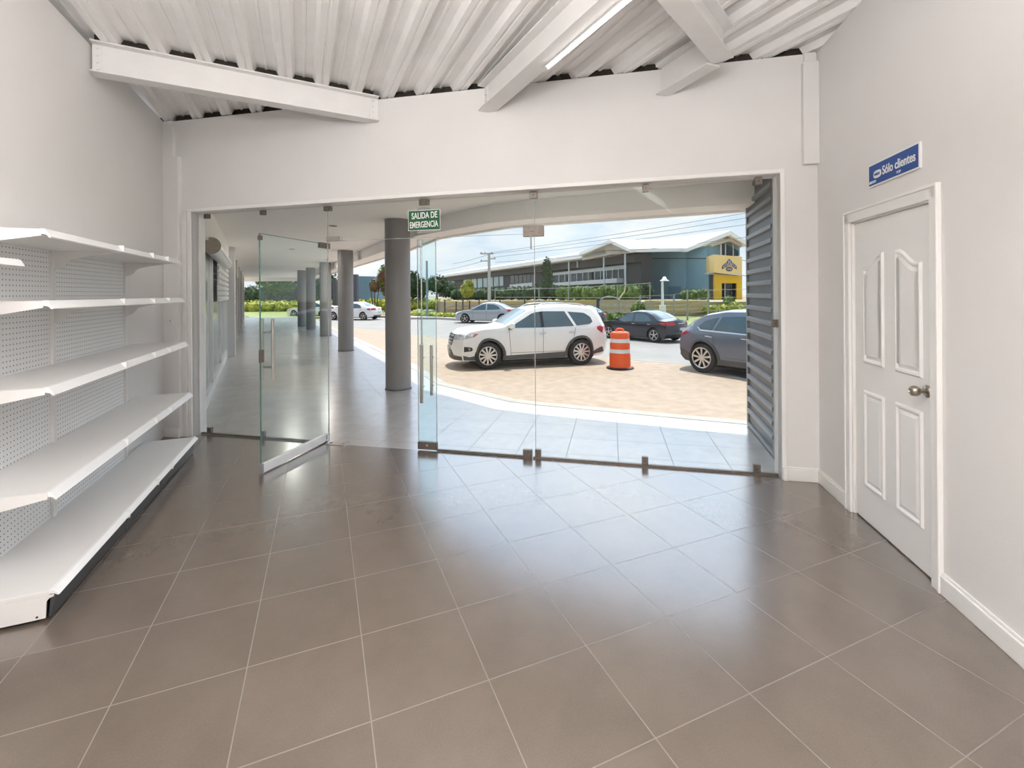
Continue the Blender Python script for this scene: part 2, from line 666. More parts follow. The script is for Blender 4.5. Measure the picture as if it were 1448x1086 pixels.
# corrugated steel deck overhead: ribs run at about 25 degrees to the view
tr = Vector((-0.42, 0.9075)).normalized()
fD = frame2(LC, tr)
mb = MB(fD)
PITCH, DEP = 0.30, 0.055
prof = [(0.0, 0), (0.042, 0), (0.048, .008), (0.058, .008), (0.064, 0), (0.105, 0), (0.130, DEP), (0.185, DEP), (0.192, DEP - .010), (0.208, DEP - .010), (0.215, DEP), (0.275, DEP)]
n_r = 36
pts = []
for k in range(-6, n_r):
    for a, h in prof:
        pts.append((k * PITCH + a, h))
# keep the deck over the room only: clip each strip at the room outline by building it long and cutting
vs, fs = [], []
for i, (o, h) in enumerate(pts):
    vs += [(-9.6, -o, CEIL + h), (4.6, -o, CEIL + h)]
for i in range(len(pts) - 1):
    fs.append((2 * i, 2 * i + 1, 2 * i + 3, 2 * i + 2))
mb.add(vs, fs)
deck = struct(mb, 'ceiling', DECK)


def cut(o, planes):
    bm = bmesh.new()
    bm.from_mesh(o.data)
    for co, no in planes:
        bmesh.ops.bisect_plane(bm, geom=bm.verts[:] + bm.edges[:] + bm.faces[:], plane_co=co, plane_no=no, clear_outer=True)
    bm.to_mesh(o.data)
    bm.free()


nrm = lambda f: Vector(f(0, 1, 0)) - Vector(f(0, 0, 0))
cut(deck, [(fW(0, 0.165, 0), nrm(fW)), (fL(0, -0.15, 0), -nrm(fL)), (fR(0, 0.15, 0), nrm(fR)), (Vector(bl) + Vector((0, -.1, 0)), Vector((0, -1, 0)))])
sol = deck.modifiers.new('thickness', 'SOLIDIFY')
sol.thickness = 0.012
sol.offset = 1.0

# ------------------------------------------------------------------ roof beams
def beam(name, label, a, b, zb, zt, w, plates=(0, 1), ends=None):
    a, b = Vector(a[:2]), Vector(b[:2])
    root = thing(name, label, 'roof beam', (a.x, a.y, zb), 0, 'steel beams under the ceiling')
    f = sub(frame2(a, b - a), (a.x, a.y, zb))
    L = (b - a).length
    m = MB(f)
    ft = 0.012
    m.box(0, L, -w / 2, w / 2, zb, zb + ft)
    m.box(0, L, -w / 2, w / 2, zt - ft, zt)
    m.box(0, L, -0.006, 0.006, zb + ft, zt - ft)
    m.build('beam_body', STEEL_WHITE, root, bevel=0.002)
    return root, f, L


def bolts(root, f, s0, side, zb, zt, n=4):
    m = MB(f)
    m.box(s0, s0 + .05, side * 0.006, side * 0.014, zb + .02, zt - .02)
    for k in range(n):
        z = zb + .04 + (zt - zb - .08) * k / (n - 1)
        m.box(s0 + .016, s0 + .032, side * 0.012, side * 0.024, z - .008, z + .008)
    m.build('end_plate', STEEL_WHITE, root)


ZB = 3.235
b1, f1, L1 = beam('steel_beam', 'white steel beam spanning the corner above the white shelving unit', (-3.185, 3.475), (-1.31, 4.50), ZB, CEIL, 0.13)
bolts(b1, f1, 0.012, -1, ZB, CEIL)
bolts(b1, f1, L1 - .075, -1, ZB, CEIL)
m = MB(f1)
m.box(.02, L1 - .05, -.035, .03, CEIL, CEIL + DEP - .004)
m.build('gap_shade_strip', GAP_SHADE, b1)  # dark strip put in for the shade above the beam
b2, f2, L2 = beam('steel_beam', 'long white steel beam with a lit tube running along its underside', (-0.235, 4.262), (2.02, -0.10), ZB, CEIL, 0.16)
bolts(b2, f2, 0.02, 1, ZB, CEIL)
bolts(b2, f2, 0.02, -1, ZB, CEIL)
b3, f3, L3 = beam('steel_beam', 'white cross beam between the lit beam and the short front stub', (0.79, 2.46), (1.56, 3.35), ZB, CEIL, 0.15)
b4, f4, L4 = beam('steel_beam', 'short white stub beam between front wall and the end of the cross beam', (1.515, 3.40), (1.30, 3.92), ZB - .005, CEIL, 0.13)

# lit tube under the long beam
root = thing('tube_light', 'slim lit fluorescent tube fixed under the long white ceiling beam', 'lamp', (0.6, 2.65, ZB), 0)
fT = sub(frame2((-0.235, 4.262), Vector((2.02, -0.10)) - Vector((-0.235, 4.262))), (0.6, 2.65, ZB))
m = MB(fT)
m.box(1.0, 2.45, 0.035, 0.068, ZB - .014, ZB)
m.build('housing', ALU, root)
m = MB(fT)
m.tube([(1.02, 0.052, ZB - .022), (2.43, 0.052, ZB - .022)], 0.011, 10)
m.build('tube', emit_mat('tube_glow', (1.0, 0.98, 0.95, 1), 4.5), root, smooth=60)

# ------------------------------------------------------------------ white door on the right
DOORP = principled('door_paint', (0.87, 0.86, 0.845, 1), 0.4, vary=0.008)
root = thing('door_1', 'white four panel interior door with a brushed metal knob', 'door', fR(1.0, 0, 0), 0, None, 'structure')
o0 = root.location
fRd = sub(fR, o0)
m = MB(fRd)
for (a, b, z0, z1) in ((d0, lf0 + .012, 0, dz), (lf1 - .012, d1, 0, dz), (d0, d1, lz - .012, dz)):
    m.box(a, b, -0.020, 0.0, z0, z1)
m.box(d0 - .004, d0 + .012, -0.026, 0, 0, dz + .006)
m.box(d1 - .012, d1 + .004, -0.026, 0, 0, dz + .006)
m.box(d0, d1, -0.026, 0, dz - .012, dz + .006)
m.box(lf0 - .002, lf0 + .02, 0.0, .12, 0, lz)
m.box(lf1 - .02, lf1 + .002, 0.0, .12, 0, lz)
m.box(lf0, lf1, 0.0, .12, lz - .02, lz + .002)
m.build('door_frame', WALL_TRIM, root, bevel=0.004)
LA, LB = lf0 + .022, lf1 - .022
m = MB(fRd)
LY = 0.016
m.box(LA, LB, LY, LY + .04, 0.008, lz - .022)


def panel_outline(a, b, z0, z1, arch):
    """closed (s, z) outline; arch: 0 none, +1 / -1 the ogee side."""
    pts = [(a, z0), (b, z0)]
    if not arch:
        return pts + [(b, z1), (a, z1)]
    n = 14
    top = []
    for k in range(n + 1):
        u = k / n
        e = 0.5 - 0.5 * math.cos(PI * min(1, max(0, (u - .15) / .7)))
        top.append((b + (a - b) * u, z1 + 0.085 * (1 - e if arch < 0 else e)))
    return pts + top


def inset(poly, d):
    out = []
    n = len(poly)
    for i in range(n):
        p0, p1, p2 = (Vector(poly[(i + k) % n]) for k in (-1, 0, 1))
        e1, e2 = (p1 - p0).normalized(), (p2 - p1).normalized()
        n1, n2 = Vector((-e1.y, e1.x)), Vector((-e2.y, e2.x))
        bis = (n1 + n2)
        bis = bis / max(0.3, bis.dot(n1))
        out.append(tuple(p1 + bis * d))
    return out


def moulding(m, poly):
    rings = [(0, 0.0), (0.010, -0.011), (0.020, -0.011), (0.030, -0.001), (0.036, -0.001), (0.055, -0.008)]
    vs, fs = [], []
    n = len(poly)
    for d, h in rings:
        vs += [(s, LY + h, z) for s, z in inset(poly, d)]
    for k in range(len(rings) - 1):
        for i in range(n):
            j = (i + 1) % n
            fs.append((k * n + i, k * n + j, (k + 1) * n + j, (k + 1) * n + i))
    q = (len(rings) - 1) * n
    if n == 4:
        fs.append(tuple(range(q, q + 4)))
    else:                                   # strips from the curved top down to the straight foot
        foot = len(vs)
        a, b = vs[q], vs[q + 1]
        for k in range(2, n):
            vs.append((vs[q + k][0], vs[q + k][1], a[2]))
        for k in range(2, n - 1):
            fs.append((q + k, q + k + 1, foot + k - 1, foot + k - 2))
    m.add(vs, fs)


mid = (LA + LB) / 2
pw = 0.055
cols = ((LA + .11, mid - pw, -1), (mid + pw, LB - .10, 1))
m.build('leaf', DOORP, root, bevel=0.003)
m = MB(fRd)
for a, b, ar in cols:
    moulding(m, panel_outline(a, b, 0.24, 0.88, 0))
    moulding(m, panel_outline(a, b, 1.06, 1.70, ar))
m.build('panel_moulding', DOORP, root)
ks, kz = LB - .065, 1.0
m = MB(lambda x, y, z: fRd(ks + x, LY - y, kz + z))
m.lathe([(0.0, 0.0), (0.033, 0.0), (0.033, 0.006), (0.026, 0.012), (0.012, 0.016), (0.011, 0.034), (0.020, 0.040), (0.028, 0.052), (0.029, 0.064), (0.025, 0.076), (0.017, 0.082), (0.012, 0.083), (0.010, 0.079), (0, 0.079)], 24, 'y')
m.build('door_knob', NICKEL, root, smooth=50)

# blue sign over the door
SBLUE = principled('sign_blue', (0.006, 0.065, 0.29, 1), 0.45, vary=0.03)
SWHITE = principled('sign_white', (0.86, 0.86, 0.85, 1), 0.5)
pA, pB = onp(1231, 233, RC, RC + TR), onp(1304, 205, RC, RC + TR)
s0 = (Vector(pA[:2]) - RC).dot(TR)
s1 = (Vector(pB[:2]) - RC).dot(TR)
zt_, zb_ = 2.343, 2.200
root = thing('wall_sign', 'blue and white wall sign reading Sólo clientes above the white door', 'sign', fR((s0 + s1) / 2, 0, 2.27), 0)
f = sub(fR, root.location)
m = MB(f)
m.box(s0, s1, -0.012, -0.001, zb_, zt_)
m.build('board', SWHITE, root)
m = MB(f)
m.box(s0 + .010, s1 - .010, -0.014, -0.012, zb_ + .009, zt_ - .009)
m.build('blue_panel', SBLUE, root)


def lettering(root, txt, size, center, xdir, mat, bold=0.0, width=None, name='lettering', tilt=0.0):
    me = text_mesh(txt, size, bold, 0.001, width)
    me.materials.append(mat)
    o = bpy.data.objects.new(name, me)
    COL.objects.link(o)
    x = Vector((xdir[0], xdir[1], 0)).normalized()
    z = Vector((0, 0, 1))
    if tilt:
        x, z = (x * math.cos(tilt) + z * math.sin(tilt)), (z * math.cos(tilt) - x * math.sin(tilt))
    y = x.cross(z)                    # towards the reader
    M = Matrix(((x.x, z.x, y.x, 0), (x.y, z.y, y.y, 0), (x.z, z.z, y.z, 0), (0, 0, 0, 1)))
    o.matrix_world = Matrix.Translation(Vector(center) - root.location) @ M
    o.parent = root
    return o


sw = s1 - s0
xr = (TR.x, TR.y)
lettering(root, 'Sólo clientes', 0.075, fR(s0 + sw * .63, -0.0152, 2.272), xr, SWHITE, 0.0012, sw * .62)
lettering(root, 'TOP', 0.022, fR(s0 + sw * .64, -0.0152, 2.225), xr, SWHITE, 0.0, sw * .085, 'small_lettering')
lettering(root, 'BIENV', 0.022, fR(s0 + sw * .11, -0.0152, 2.226), xr, SWHITE, 0.0006, sw * .15, 'small_lettering')
m = MB(f)
lozenge = [(math.copysign(abs(math.cos(t)) ** .6, math.cos(t)) * .042, math.copysign(abs(math.sin(t)) ** .8, math.sin(t)) * .024) for t in np.linspace(0, 2 * PI, 24, endpoint=False)]
m.prism([(s0 + sw * .21 + a, -0.0142, 2.268 + b) for a, b in lozenge], (0, -0.0012, 0))
m.build('emblem', SWHITE, root)
lettering(root, 'NGO', 0.022, fR(s0 + sw * .21, -0.0166, 2.267), xr, SBLUE, 0.0006, .055, 'emblem_lettering')

# small socket plate on the left corner pilaster
root = thing('socket_plate', 'small white socket plate on the corner pilaster by the shelves', 'socket', fW(0.14, -0.05, 1.27))
f = sub(fW, root.location)
m = MB(f)
m.box(0.11, 0.16, -0.060, -0.05, 1.24, 1.30)
m.build('plate', ALU, root, bevel=0.003)
m = MB(f)
m.box(0.127, 0.133, -0.063, -0.058, 1.262, 1.278)
m.box(0.139, 0.145, -0.063, -0.058, 1.262, 1.278)
m.each('socket_slot', NICKEL, root)

# ------------------------------------------------------------------ white gondola shelving along the left wall
def pegboard_mat():
    m = principled('pegboard_white', (0.86, 0.865, 0.87, 1), 0.45)
    nt = m.node_tree
    N, L = nt.nodes, nt.links
    b = N['Principled BSDF']
    tc = N.new('ShaderNodeTexCoord')
    mp = N.new('ShaderNodeMapping')
    mp.vector_type = 'TEXTURE'
    mp.inputs['Rotation'].default_value = (0, 0, math.atan2(TL.y, TL.x))
    L.new(tc.outputs['Object'], mp.inputs[0])
    sep = N.new('ShaderNodeSeparateXYZ')
    L.new(mp.outputs[0], sep.inputs[0])
    sq = []
    for ax in ('X', 'Z'):
        mu = N.new('ShaderNodeMath')
        mu.operation = 'MULTIPLY'
        mu.inputs[1].default_value = 1 / 0.0300
        L.new(sep.outputs[ax], mu.inputs[0])
        fr = N.new('ShaderNodeMath')
        fr.operation = 'FRACT'
        L.new(mu.outputs[0], fr.inputs[0])
        sb = N.new('ShaderNodeMath')
        sb.operation = 'SUBTRACT'
        sb.inputs[1].default_value = 0.5
        L.new(fr.outputs[0], sb.inputs[0])
        p = N.new('ShaderNodeMath')
        p.operation = 'MULTIPLY'
        L.new(sb.outputs[0], p.inputs[0])
        L.new(sb.outputs[0], p.inputs[1])
        sq.append(p)
    ad = N.new('ShaderNodeMath')
    L.new(sq[0].outputs[0], ad.inputs[0])
    L.new(sq[1].outputs[0], ad.inputs[1])
    lt = N.new('ShaderNodeMath')
    lt.operation = 'LESS_THAN'
    lt.inputs[1].default_value = 0.135 ** 2
    L.new(ad.outputs[0], lt.inputs[0])
    mx = N.new('ShaderNodeMixRGB')
    mx.inputs[1].default_value = (0.84, 0.845, 0.85, 1)
    mx.inputs[2].default_value = (0.10, 0.095, 0.09, 1)
    L.new(lt.outputs[0], mx.inputs[0])
    L.new(mx.outputs[0], b.inputs['Base Color'])
    return m


PEG = pegboard_mat()
gs = thing('shelving_unit', 'long white metal shelving unit of five decks with a pegboard back', 'shelving', fL(2.0, 0.2, 0))
f = sub(fL, gs.location)
UPS = [1.20, 2.33, 3.46]
for k, s in enumerate(UPS):
    m = MB(f)
    m.box(s - .016, s + .016, 0.012, 0.048, 0, 1.87)
    for z in np.arange(0.1, 1.85, 0.05):
        m.box(s + .004, s + .009, 0.048, 0.0485, z, z + .026)
        m.box(s - .009, s - .004, 0.048, 0.0485, z, z + .026)
    m.build('upright', SHELF, gs, bevel=0.002)
for a, b in zip(UPS[:-1], UPS[1:]):
    m = MB(f)
    m.box(a + .016, b - .016, 0.016, 0.030, 0.06, 1.85)
    m.build('pegboard', PEG, gs)
m = MB(f)
m.box(0.80, UPS[0] - .016, 0.016, 0.022, 0.06, 0.14)
m.build('back_strip', SHELF, gs)
# five decks: the top four on brackets, the bottom one on a plinth
S_NEAR = 3.29


def deck_shelf(zt, s_far, depth, near=S_NEAR, parent=gs, ff=f, bracket=True, thick=0.03, lip=1.0):
    m = MB(ff)
    m.box(s_far, near, 0.030, depth - 0.022, zt - thick, zt)
    o = m.build('shelf', SHELF, parent, bevel=0.003)
    m = MB(ff)
    pr = [(depth - .024, zt + .002), (depth - .010, zt + .002), (depth + .016, zt - .036 * lip), (depth + .010, zt - .042 * lip), (depth - .003, zt - .026 * lip), (depth - .024, zt - .022 * lip)]
    m.prism([(s_far, a, z) for a, z in pr], (near - s_far, 0, 0))
    for s in (1.55, 1.90, 2.45):
        if s_far + .1 < s < near - .1:
            m.box(s - .004, s + .004, depth - .012, depth + .017, zt - .038, zt + .004)
    m.build('shelf_edge', SHELF_LIP, o)
    if bracket:
        for s in [u for u in UPS if u < near + .2]:
            s = min(s, near - .006)
            m = MB(ff)
            d2 = depth - .03
            pr = [(0.045, zt - .002), (d2, zt - .002), (d2, zt - .028), (d2 * .55, zt - .060), (.13, zt - .085), (.10, zt - .125), (.075, zt - .145), (.045, zt - .150)]
            m.prism([(s - .0025, a, z) for a, z in pr], (.005, 0, 0))
            if s > 3.2:
                m.prism([(near - .003, a, z) for a, z in [(0.03, zt - .001), (depth - .02, zt - .001), (depth - .02, zt - .032), (depth * .6, zt - .062), (0.03, zt - .075)]], (.006, 0, 0))
            m.build('shelf_bracket', SHELF, o)
    return o


deck_shelf(1.862, 1.17, .430)
deck_shelf(1.520, 1.10, .436)
deck_shelf(1.108, 1.02, .440)
deck_shelf(0.612, 0.90, .446)
deck_shelf(0.142, 0.75, .452, bracket=False, thick=.02, lip=.6)
# plinth with dark kick plates in three lengths, pale end plate
for a, b in ((0.79, 1.752), (1.758, 2.418), (2.424, S_NEAR - .012)):
    m = MB(f)
    m.prism([(a, .434, .014), (a, .446, .118), (a, .430, .118), (a, .420, .014)], (b - a, 0, 0))
    m.build('kick_plate', KICK, gs, bevel=0.002)
for a in (0.84, 1.755, 2.42, 3.25):
    m = MB(f)
    m.box(a - .02, a + .02, .30, .385, 0, .03)
    m.box(a - .02, a + .02, .05, .10, 0, .03)
    m.each('foot', RUBBER, gs)
m = MB(f)
m.prism([(S_NEAR - .008, a, z) for a, z in ((.03, .012), (.415, .016), (.419, .095), (.430, .108), (.446, .112), (.446, .122), (.03, .122))], (.008, 0, 0))
m.build('end_plate', SHELF, gs, bevel=0.002)
m = MB(f)
m.lathe([(0, 0), (.005, 0), (.005, .002), (0, .002)], 10, 'x', (S_NEAR, .385, .030))
m.build('end_screw', KICK, gs)

# a single narrower shelf hung nearer the camera
ws = thing('wall_shelf', 'single narrow white shelf hung just beyond the end of the shelving unit', 'shelf', fL(3.8, 0.2, 1.7))
f = sub(fL, ws.location)
m = MB(f)
m.box(3.31, 4.15, 0.0, .335, 1.685, 1.712)
m.build('shelf_board', SHELF, ws, bevel=0.003)
m = MB(f)
m.prism([(3.31, a, z) for a, z in ((.335, 1.713), (.345, 1.713), (.362, 1.682), (.355, 1.678), (.345, 1.69), (.335, 1.69))], (.84, 0, 0))
m.build('shelf_edge', SHELF_LIP, ws)
for s in (3.75, 4.10):
    m = MB(f)
    m.prism([(s, a, z) for a, z in ((0, 1.684), (.30, 1.684), (.30, 1.66), (.10, 1.60), (0, 1.56))], (.005, 0, 0))
    m.build('shelf_bracket', SHELF, ws)

# ------------------------------------------------------------------ the glass front
GA, GB = Vector(fl(281, 613)[:2]), Vector(fl(1100, 673)[:2])
TG = (GB - GA).normalized()
fG = frame2(GA, TG)                  # o > 0 outside
LG = (GB - GA).length


def sG(px, py):
    return (Vector(onp(px, py, GA, GB)[:2]) - GA).dot(TG)


def ztop(s):
    return zL + (zR - zL) * (s + .03) / LG - .006


sP = sG(466, 622)        # pivot of the open leaf
sM = sG(598, 632)        # meeting line of the two leaves
sK = sG(757, 645)        # joint by the tall fixed pane
Z_TR = 2.095             # underside of the glass transom


def pane(parent, f, s0, s1, z0, z1, mat=GLASS, zf=None, name='glass_pane', edges='', t=0.010):
    m = MB(f)
    za, zb = (zf(s0), zf(s1)) if zf else (z1, z1)
    m.hexa([(s0, -t / 2, z0), (s1, -t / 2, z0), (s1, t / 2, z0), (s0, t / 2, z0)], [(s0, -t / 2, za), (s1, -t / 2, zb), (s1, t / 2, zb), (s0, t / 2, za)])
    o = m.build(name, mat, parent)
    return o


def clip(parent, f, s, z, w=.055, h=.055, screws=1, name='patch_fitting', t=.018):
    m = MB(f)
    m.box(s - w / 2, s + w / 2, -t, t, z - h / 2, z + h / 2)
    o = m.build(name, PATCH, parent, bevel=0.003)
    m = MB(f)
    for k in range(screws):
        x = s + (k - (screws - 1) / 2) * w * .5
        m.lathe([(0, -.003), (.007, -.003), (.007, 0), (0, 0)], 10, 'y', (x, -t, z))
    m.each('screw', KICK, o)
    return o


# left fixed pane
g = thing('glass_screen', 'narrow fixed clear glass panel between white jamb and open glass door', 'glass panel', fG(sP / 2, 0, 0), 0, 'fixed panes of the glass shopfront')
f = sub(fG, g.location)
pane(g, f, 0.004, sP - .004, .018, 0, GLASS, ztop)
m = MB(f)
m.box(sP - .007, sP - .003, -.006, .006, .018, ztop(sP))
m.each('glass_edge', GLASS_SEAM, g)
for px, py in ((293, 310), (372, 305)):
    clip(g, f, sG(px, py), ztop(sG(px, py)) - .028, .06, .05)
for px, py in ((297, 608), (372, 613)):
    clip(g, f, sG(px, py), .05, .05, .06)
clip(g, f, .015, 1.29, .05, .07)
m = MB(f)
m.box(0, sP - .03, -.014, .014, 0, .018)
m.build('floor_channel', PATCH, g)

# tall fixed pane on the right
g = thing('glass_screen', 'large fixed clear glass panel between closed glass door and grey shutter', 'glass panel', fG((sK + LG) / 2, 0, 0), 0, 'fixed panes of the glass shopfront')
f = sub(fG, g.location)
pane(g, f, sK + .004, LG - .003, .018, 0, GLASS, ztop)
m = MB(f)
m.box(sK + .002, sK + .007, -.0065, .0065, .018, ztop(sK))
m.each('glass_edge', GLASS_SEAM, g)
for px, py in ((913, 268), (1072, 258)):
    clip(g, f, sG(px, py), ztop(sG(px, py)) - .035, .055, .06)
for px, py in ((761, 643), (912, 655), (1070, 667)):
    clip(g, f, sG(px, py), .052, .055, .07)
clip(g, f, LG - .012, 1.275, .05, .065)
m = MB(f)
m.box(sK - .02, LG, -.014, .014, 0, .018)
m.build('floor_channel', PATCH, g)

# transom pane over the doors
g = thing('glass_transom', 'clear glass transom above the two glass doors', 'glass panel', fG((sP + sK) / 2, 0, Z_TR))
f = sub(fG, g.location)
pane(g, f, sP + .003, sK - .003, Z_TR, 0, GLASS, ztop)
m = MB(f)
m.box(sP + .003, sK - .003, -.0055, .0055, Z_TR - .001, Z_TR + .003)
m.each('glass_edge', GLASS_SEAM, g)
clip(g, f, sP, ztop(sP) - .03, .085, .05, 2)
clip(g, f, sG(600, 290), ztop(sM) - .03, .10, .055, 2)
clip(g, f, sK, ztop(sK) - .03, .07, .06)
m = MB(f)
m.box(sK - .10, sK + .095, -.020, .020, Z_TR - .025, Z_TR + .075)
o = m.build('corner_patch', PATCH, g, bevel=0.004)
m = MB(f)
m.box(sK - .035, sK + .015, -.023, -.019, Z_TR + .018, Z_TR + .026)
for a, b in ((sK + .055, Z_TR + .045), (sK + .055, Z_TR + .010), (sK - .045, Z_TR + .05)):
    m.lathe([(0, -.003), (.006, -.003), (.006, 0), (0, 0)], 10, 'y', (a, -.020, b))
m.each('screw', KICK, o)
m = MB(f)
m.box(sP - .01, sP + .16, -.020, .020, Z_TR - .002, Z_TR + .045)
m.build('corner_patch', STEEL, g, bevel=0.004)

# green exit sign on the transom
EGREEN = principled('exit_green', (0.008, 0.115, 0.042, 1), 0.4, vary=0.03)
pa, pb = sG(579, 309), sG(624, 304)
es = thing('exit_sign', 'green exit sign with white lettering hung on the glass transom', 'sign', fG((pa + pb) / 2, -.02, 2.27))
f = sub(fG, es.location)
m = MB(f)
zc, hh = 2.272, .108
m.box(pa, pb, -.030, -.024, zc - hh, zc + hh * .86)
m.build('board', SWHITE, es)
m = MB(f)
m.box(pa + .006, pb - .004, -.032, -.029, zc - hh + .006, zc + hh * .86 - .006)
m.build('green_panel', EGREEN, es)
m = MB(f)
cxs = (pa + pb) / 2 - .005
m.prism([(cxs + .08 * math.cos(t), -.024, zc + hh * .80 + .035 * math.sin(t)) for t in np.linspace(0, PI, 12)], (0, .018, 0))
m.box(cxs - .07, cxs + .07, -.024, -.006, zc - hh - .022, zc - hh + .01)
m.each('holder', GREY_FRAME, es)
xg = (TG.x, TG.y)
wS = pb - pa
lettering(es, 'SALIDA DE', 0.085, fG((pa + pb) / 2 + .005, -.0335, zc + .036), xg, SWHITE, 0.0015, wS * .80, tilt=0.03)
lettering(es, 'EMERGENCIA', 0.085, fG((pa + pb) / 2, -.0335, zc - .052), xg, SWHITE, 0.0015, wS * .88, tilt=0.03)


def bar_handle(root, f, s, o, z0, z1, r, stand, to_o, mat=STEEL, name='pull_handle'):
    m = MB(f)
    m.tube([(s, o, z0), (s, o, z1)], r, 14)
    h = m.build(name, mat, root, smooth=50)
    if stand:
        m = MB(f)
        for z in stand:
            m.tube([(s, to_o, z), (s, o, z)], r * .65, 10)
        m.each('handle_standoff', mat, h, smooth=50)
    return h


# closed right leaf
g = thing('glass_door_leaf', 'closed glass door leaf with pull handles beside the large fixed panel', 'glass door', fG((sM + sK) / 2, 0, 0), 0, 'frameless glass door leaves')
f = sub(fG, g.location)
sa, sb2 = sG(592, 632), sG(618, 634)
pane(g, f, sb2, sK - .010, .020, Z_TR - .012, GLASS)
pane(g, f, sa, sb2 - .002, .020, Z_TR - .012, glass_mat('lock_stile_glass', (0.87, 0.945, 0.945, 1)), None, 'lock_stile')
m = MB(f)
for s in (sa, sb2):
    m.box(s - .002, s + .002, -.0055, .0055, .09, Z_TR - .012)
m.each('glass_edge', GLASS_SEAM, g)
m = MB(f)
m.box(sa - .003, sb2 + .004, -.020, .020, .012, .085)
o = m.build('lock_patch', PATCH, g, bevel=0.004)
m = MB(f)
m.lathe([(0, -.004), (.011, -.004), (.011, 0), (0, 0)], 12, 'y', ((sa + sb2) / 2, -.020, .055))
m.build('lock_cylinder', STEEL, o)
m = MB(f)
m.box(sK - .115, sK - .028, -.020, .020, .012, .078)
m.build('pivot_patch', PATCH, g, bevel=0.004)
m = MB(f)
m.box(sb2, sK - .028, -.012, .012, .004, .020)
m.build('bottom_rail', PATCH, g)
s1_, s2_ = sG(600, 560), sG(613, 555)
zf_ = lambda py: onp(606, py, GA, GB).z
m = MB(f)
m.box(s1_ - .016, s1_ + .016, -.075, -.050, zf_(568), zf_(486))
h = m.build('pull_handle', STEEL, g, bevel=0.003)
m = MB(f)
m.tube([(s1_ + .002, -.055, zf_(486)), (s1_ - .006, -.04, zf_(345))], .008, 10)
m.box(s1_ - .022, s1_ + .002, -.052, -.026, zf_(350), zf_(340))
m.build('lock_rod', STEEL, h, smooth=50)
m = MB(f)
for z in (zf_(505), zf_(546)):
    m.tube([(s1_, -.055, z), (s1_, 0, z)], .008, 10)
m.each('handle_standoff', STEEL, h, smooth=50)
bar_handle(g, f, s2_, -.045, zf_(557), zf_(487), .015, (zf_(504), zf_(544)), 0)
# closer arm pin under the corner patch
m = MB(f)
m.box(sK - .032, sK - .018, -.02, -.008, Z_TR - .14, Z_TR - .02)
m.build('pivot_strap', GREY_FRAME, g)

# open left leaf: swings in towards the camera
pv = Vector(fl(465, 623)[:2])
fe = Vector(fl(369, 671)[:2])
dv = (fe - pv).normalized()
LW_ = (fe - pv).length
fO = frame2(pv, dv)
g = thing('glass_door_leaf', 'open glass door leaf swung into the room, with white bottom rail', 'glass door', (pv.x, pv.y, 0), 0, 'frameless glass door leaves')
f = sub(fO, g.location)
DT = 2.07
pane(g, f, .006, LW_ - .004, .09, DT, GLASS_TINT)
m = MB(f)
m.box(LW_ - .005, LW_, -.006, .006, .012, DT)
m.box(0.0, LW_, -.0055, .0055, DT, DT + .004)
m.each('glass_edge', GLASS_EDGE, g)
m = MB(f)
m.box(0.0, LW_ - .012, -.016, .016, .010, .088)
o = m.build('bottom_rail', ALU, g, bevel=0.003)
m = MB(f)
m.box(LW_ - .014, LW_ + .002, -.018, .018, .010, .092)
m.build('rail_cap', GREY_FRAME, o)
m = MB(f)
m.box(.05, .06, .0155, .018, .03, .075)
m.build('rail_mark', KICK, o)
m = MB(f)
m.box(-.02, .13, -.020, .020, DT - .045, DT + .012)
m.build('top_patch', PATCH, g, bevel=0.003)
m = MB(f)
m.box(LW_ - .02, LW_ + .004, -.015, .015, DT - .055, DT - .015)
m.build('strike_plate', PATCH, g)
sh = LW_ - .085
hz0, hz1 = 0.80, 1.335
for side in (1, -1):
    bar_handle(g, f, sh, side * .055, hz0, hz1, .0135, (hz0 + .11, hz1 - .12), 0)
m = MB(f)
m.box(LW_ - .03, LW_ + .001, -.016, .016, 0.96, 1.07)
m.build('lock_case', PATCH, g, bevel=0.003)
# floor spring plate under the pivot
fs_ = thing('floor_hinge', 'steel floor hinge plate under the open glass door pivot', 'floor hinge', (pv.x, pv.y, 0))
f = sub(fG, fs_.location)
m = MB(f)
m.box(sP - .02, sP + .20, -.05, .05, 0, .006)
m.build('cover_plate', STEEL, fs_, bevel=0.001)
m = MB(f)
m.lathe([(.014, 0.004), (.014, .010), (0, .010)], 12, 'z', (sP + .02, 0, 0))
m.lathe([(.006, 0.004), (.006, .008), (0, .008)], 10, 'z', (sP + .16, 0.0, 0))
m.each('spindle', KICK, fs_)

# ------------------------------------------------------------------ porch and arcade
G = -0.48                               # level of the car park
EDGE = [fl(*p) for p in ((500, 479.5), (575, 515), (620, 543.5), (720, 567.5), (760, 572.5), (1058, 600))]
EDGE = [Vector(p[:2]) for p in EDGE]
arc = (EDGE[0] - EDGE[1]).normalized()           # direction of the arcade, away
far_edge = EDGE[0] + arc * 17.5
rt = (EDGE[-1] - EDGE[-2]).normalized()
right_edge = EDGE[-1] + rt * 2.8
edge_all = [far_edge] + EDGE + [right_edge]
SH0, SH1 = Vector(fl(285, 612)[:2]), Vector(fl(325, 503)[:2])   # line of the shop fronts on the left
shd = (SH1 - SH0).normalized()
SHEND = 29.0
fS = frame2(SH0, shd)                             # o < 0 is the arcade side
sh_far = SH0 + shd * (SHEND + 1.5)
# divide between the two tilings
DV0, DV1 = Vector(fW(1.75, .085, 0)[:2]), Vector(EDGE[2])
o_in = Vector(fW(LF, .085, 0)[:2])
r_in = Vector(fW(LF + 2.2, .085, 0)[:2])


def slab(pts, z0, z1):
    m = MB()
    m.prism([(p[0], p[1], z1) for p in pts], (0, 0, z0 - z1))
    return m


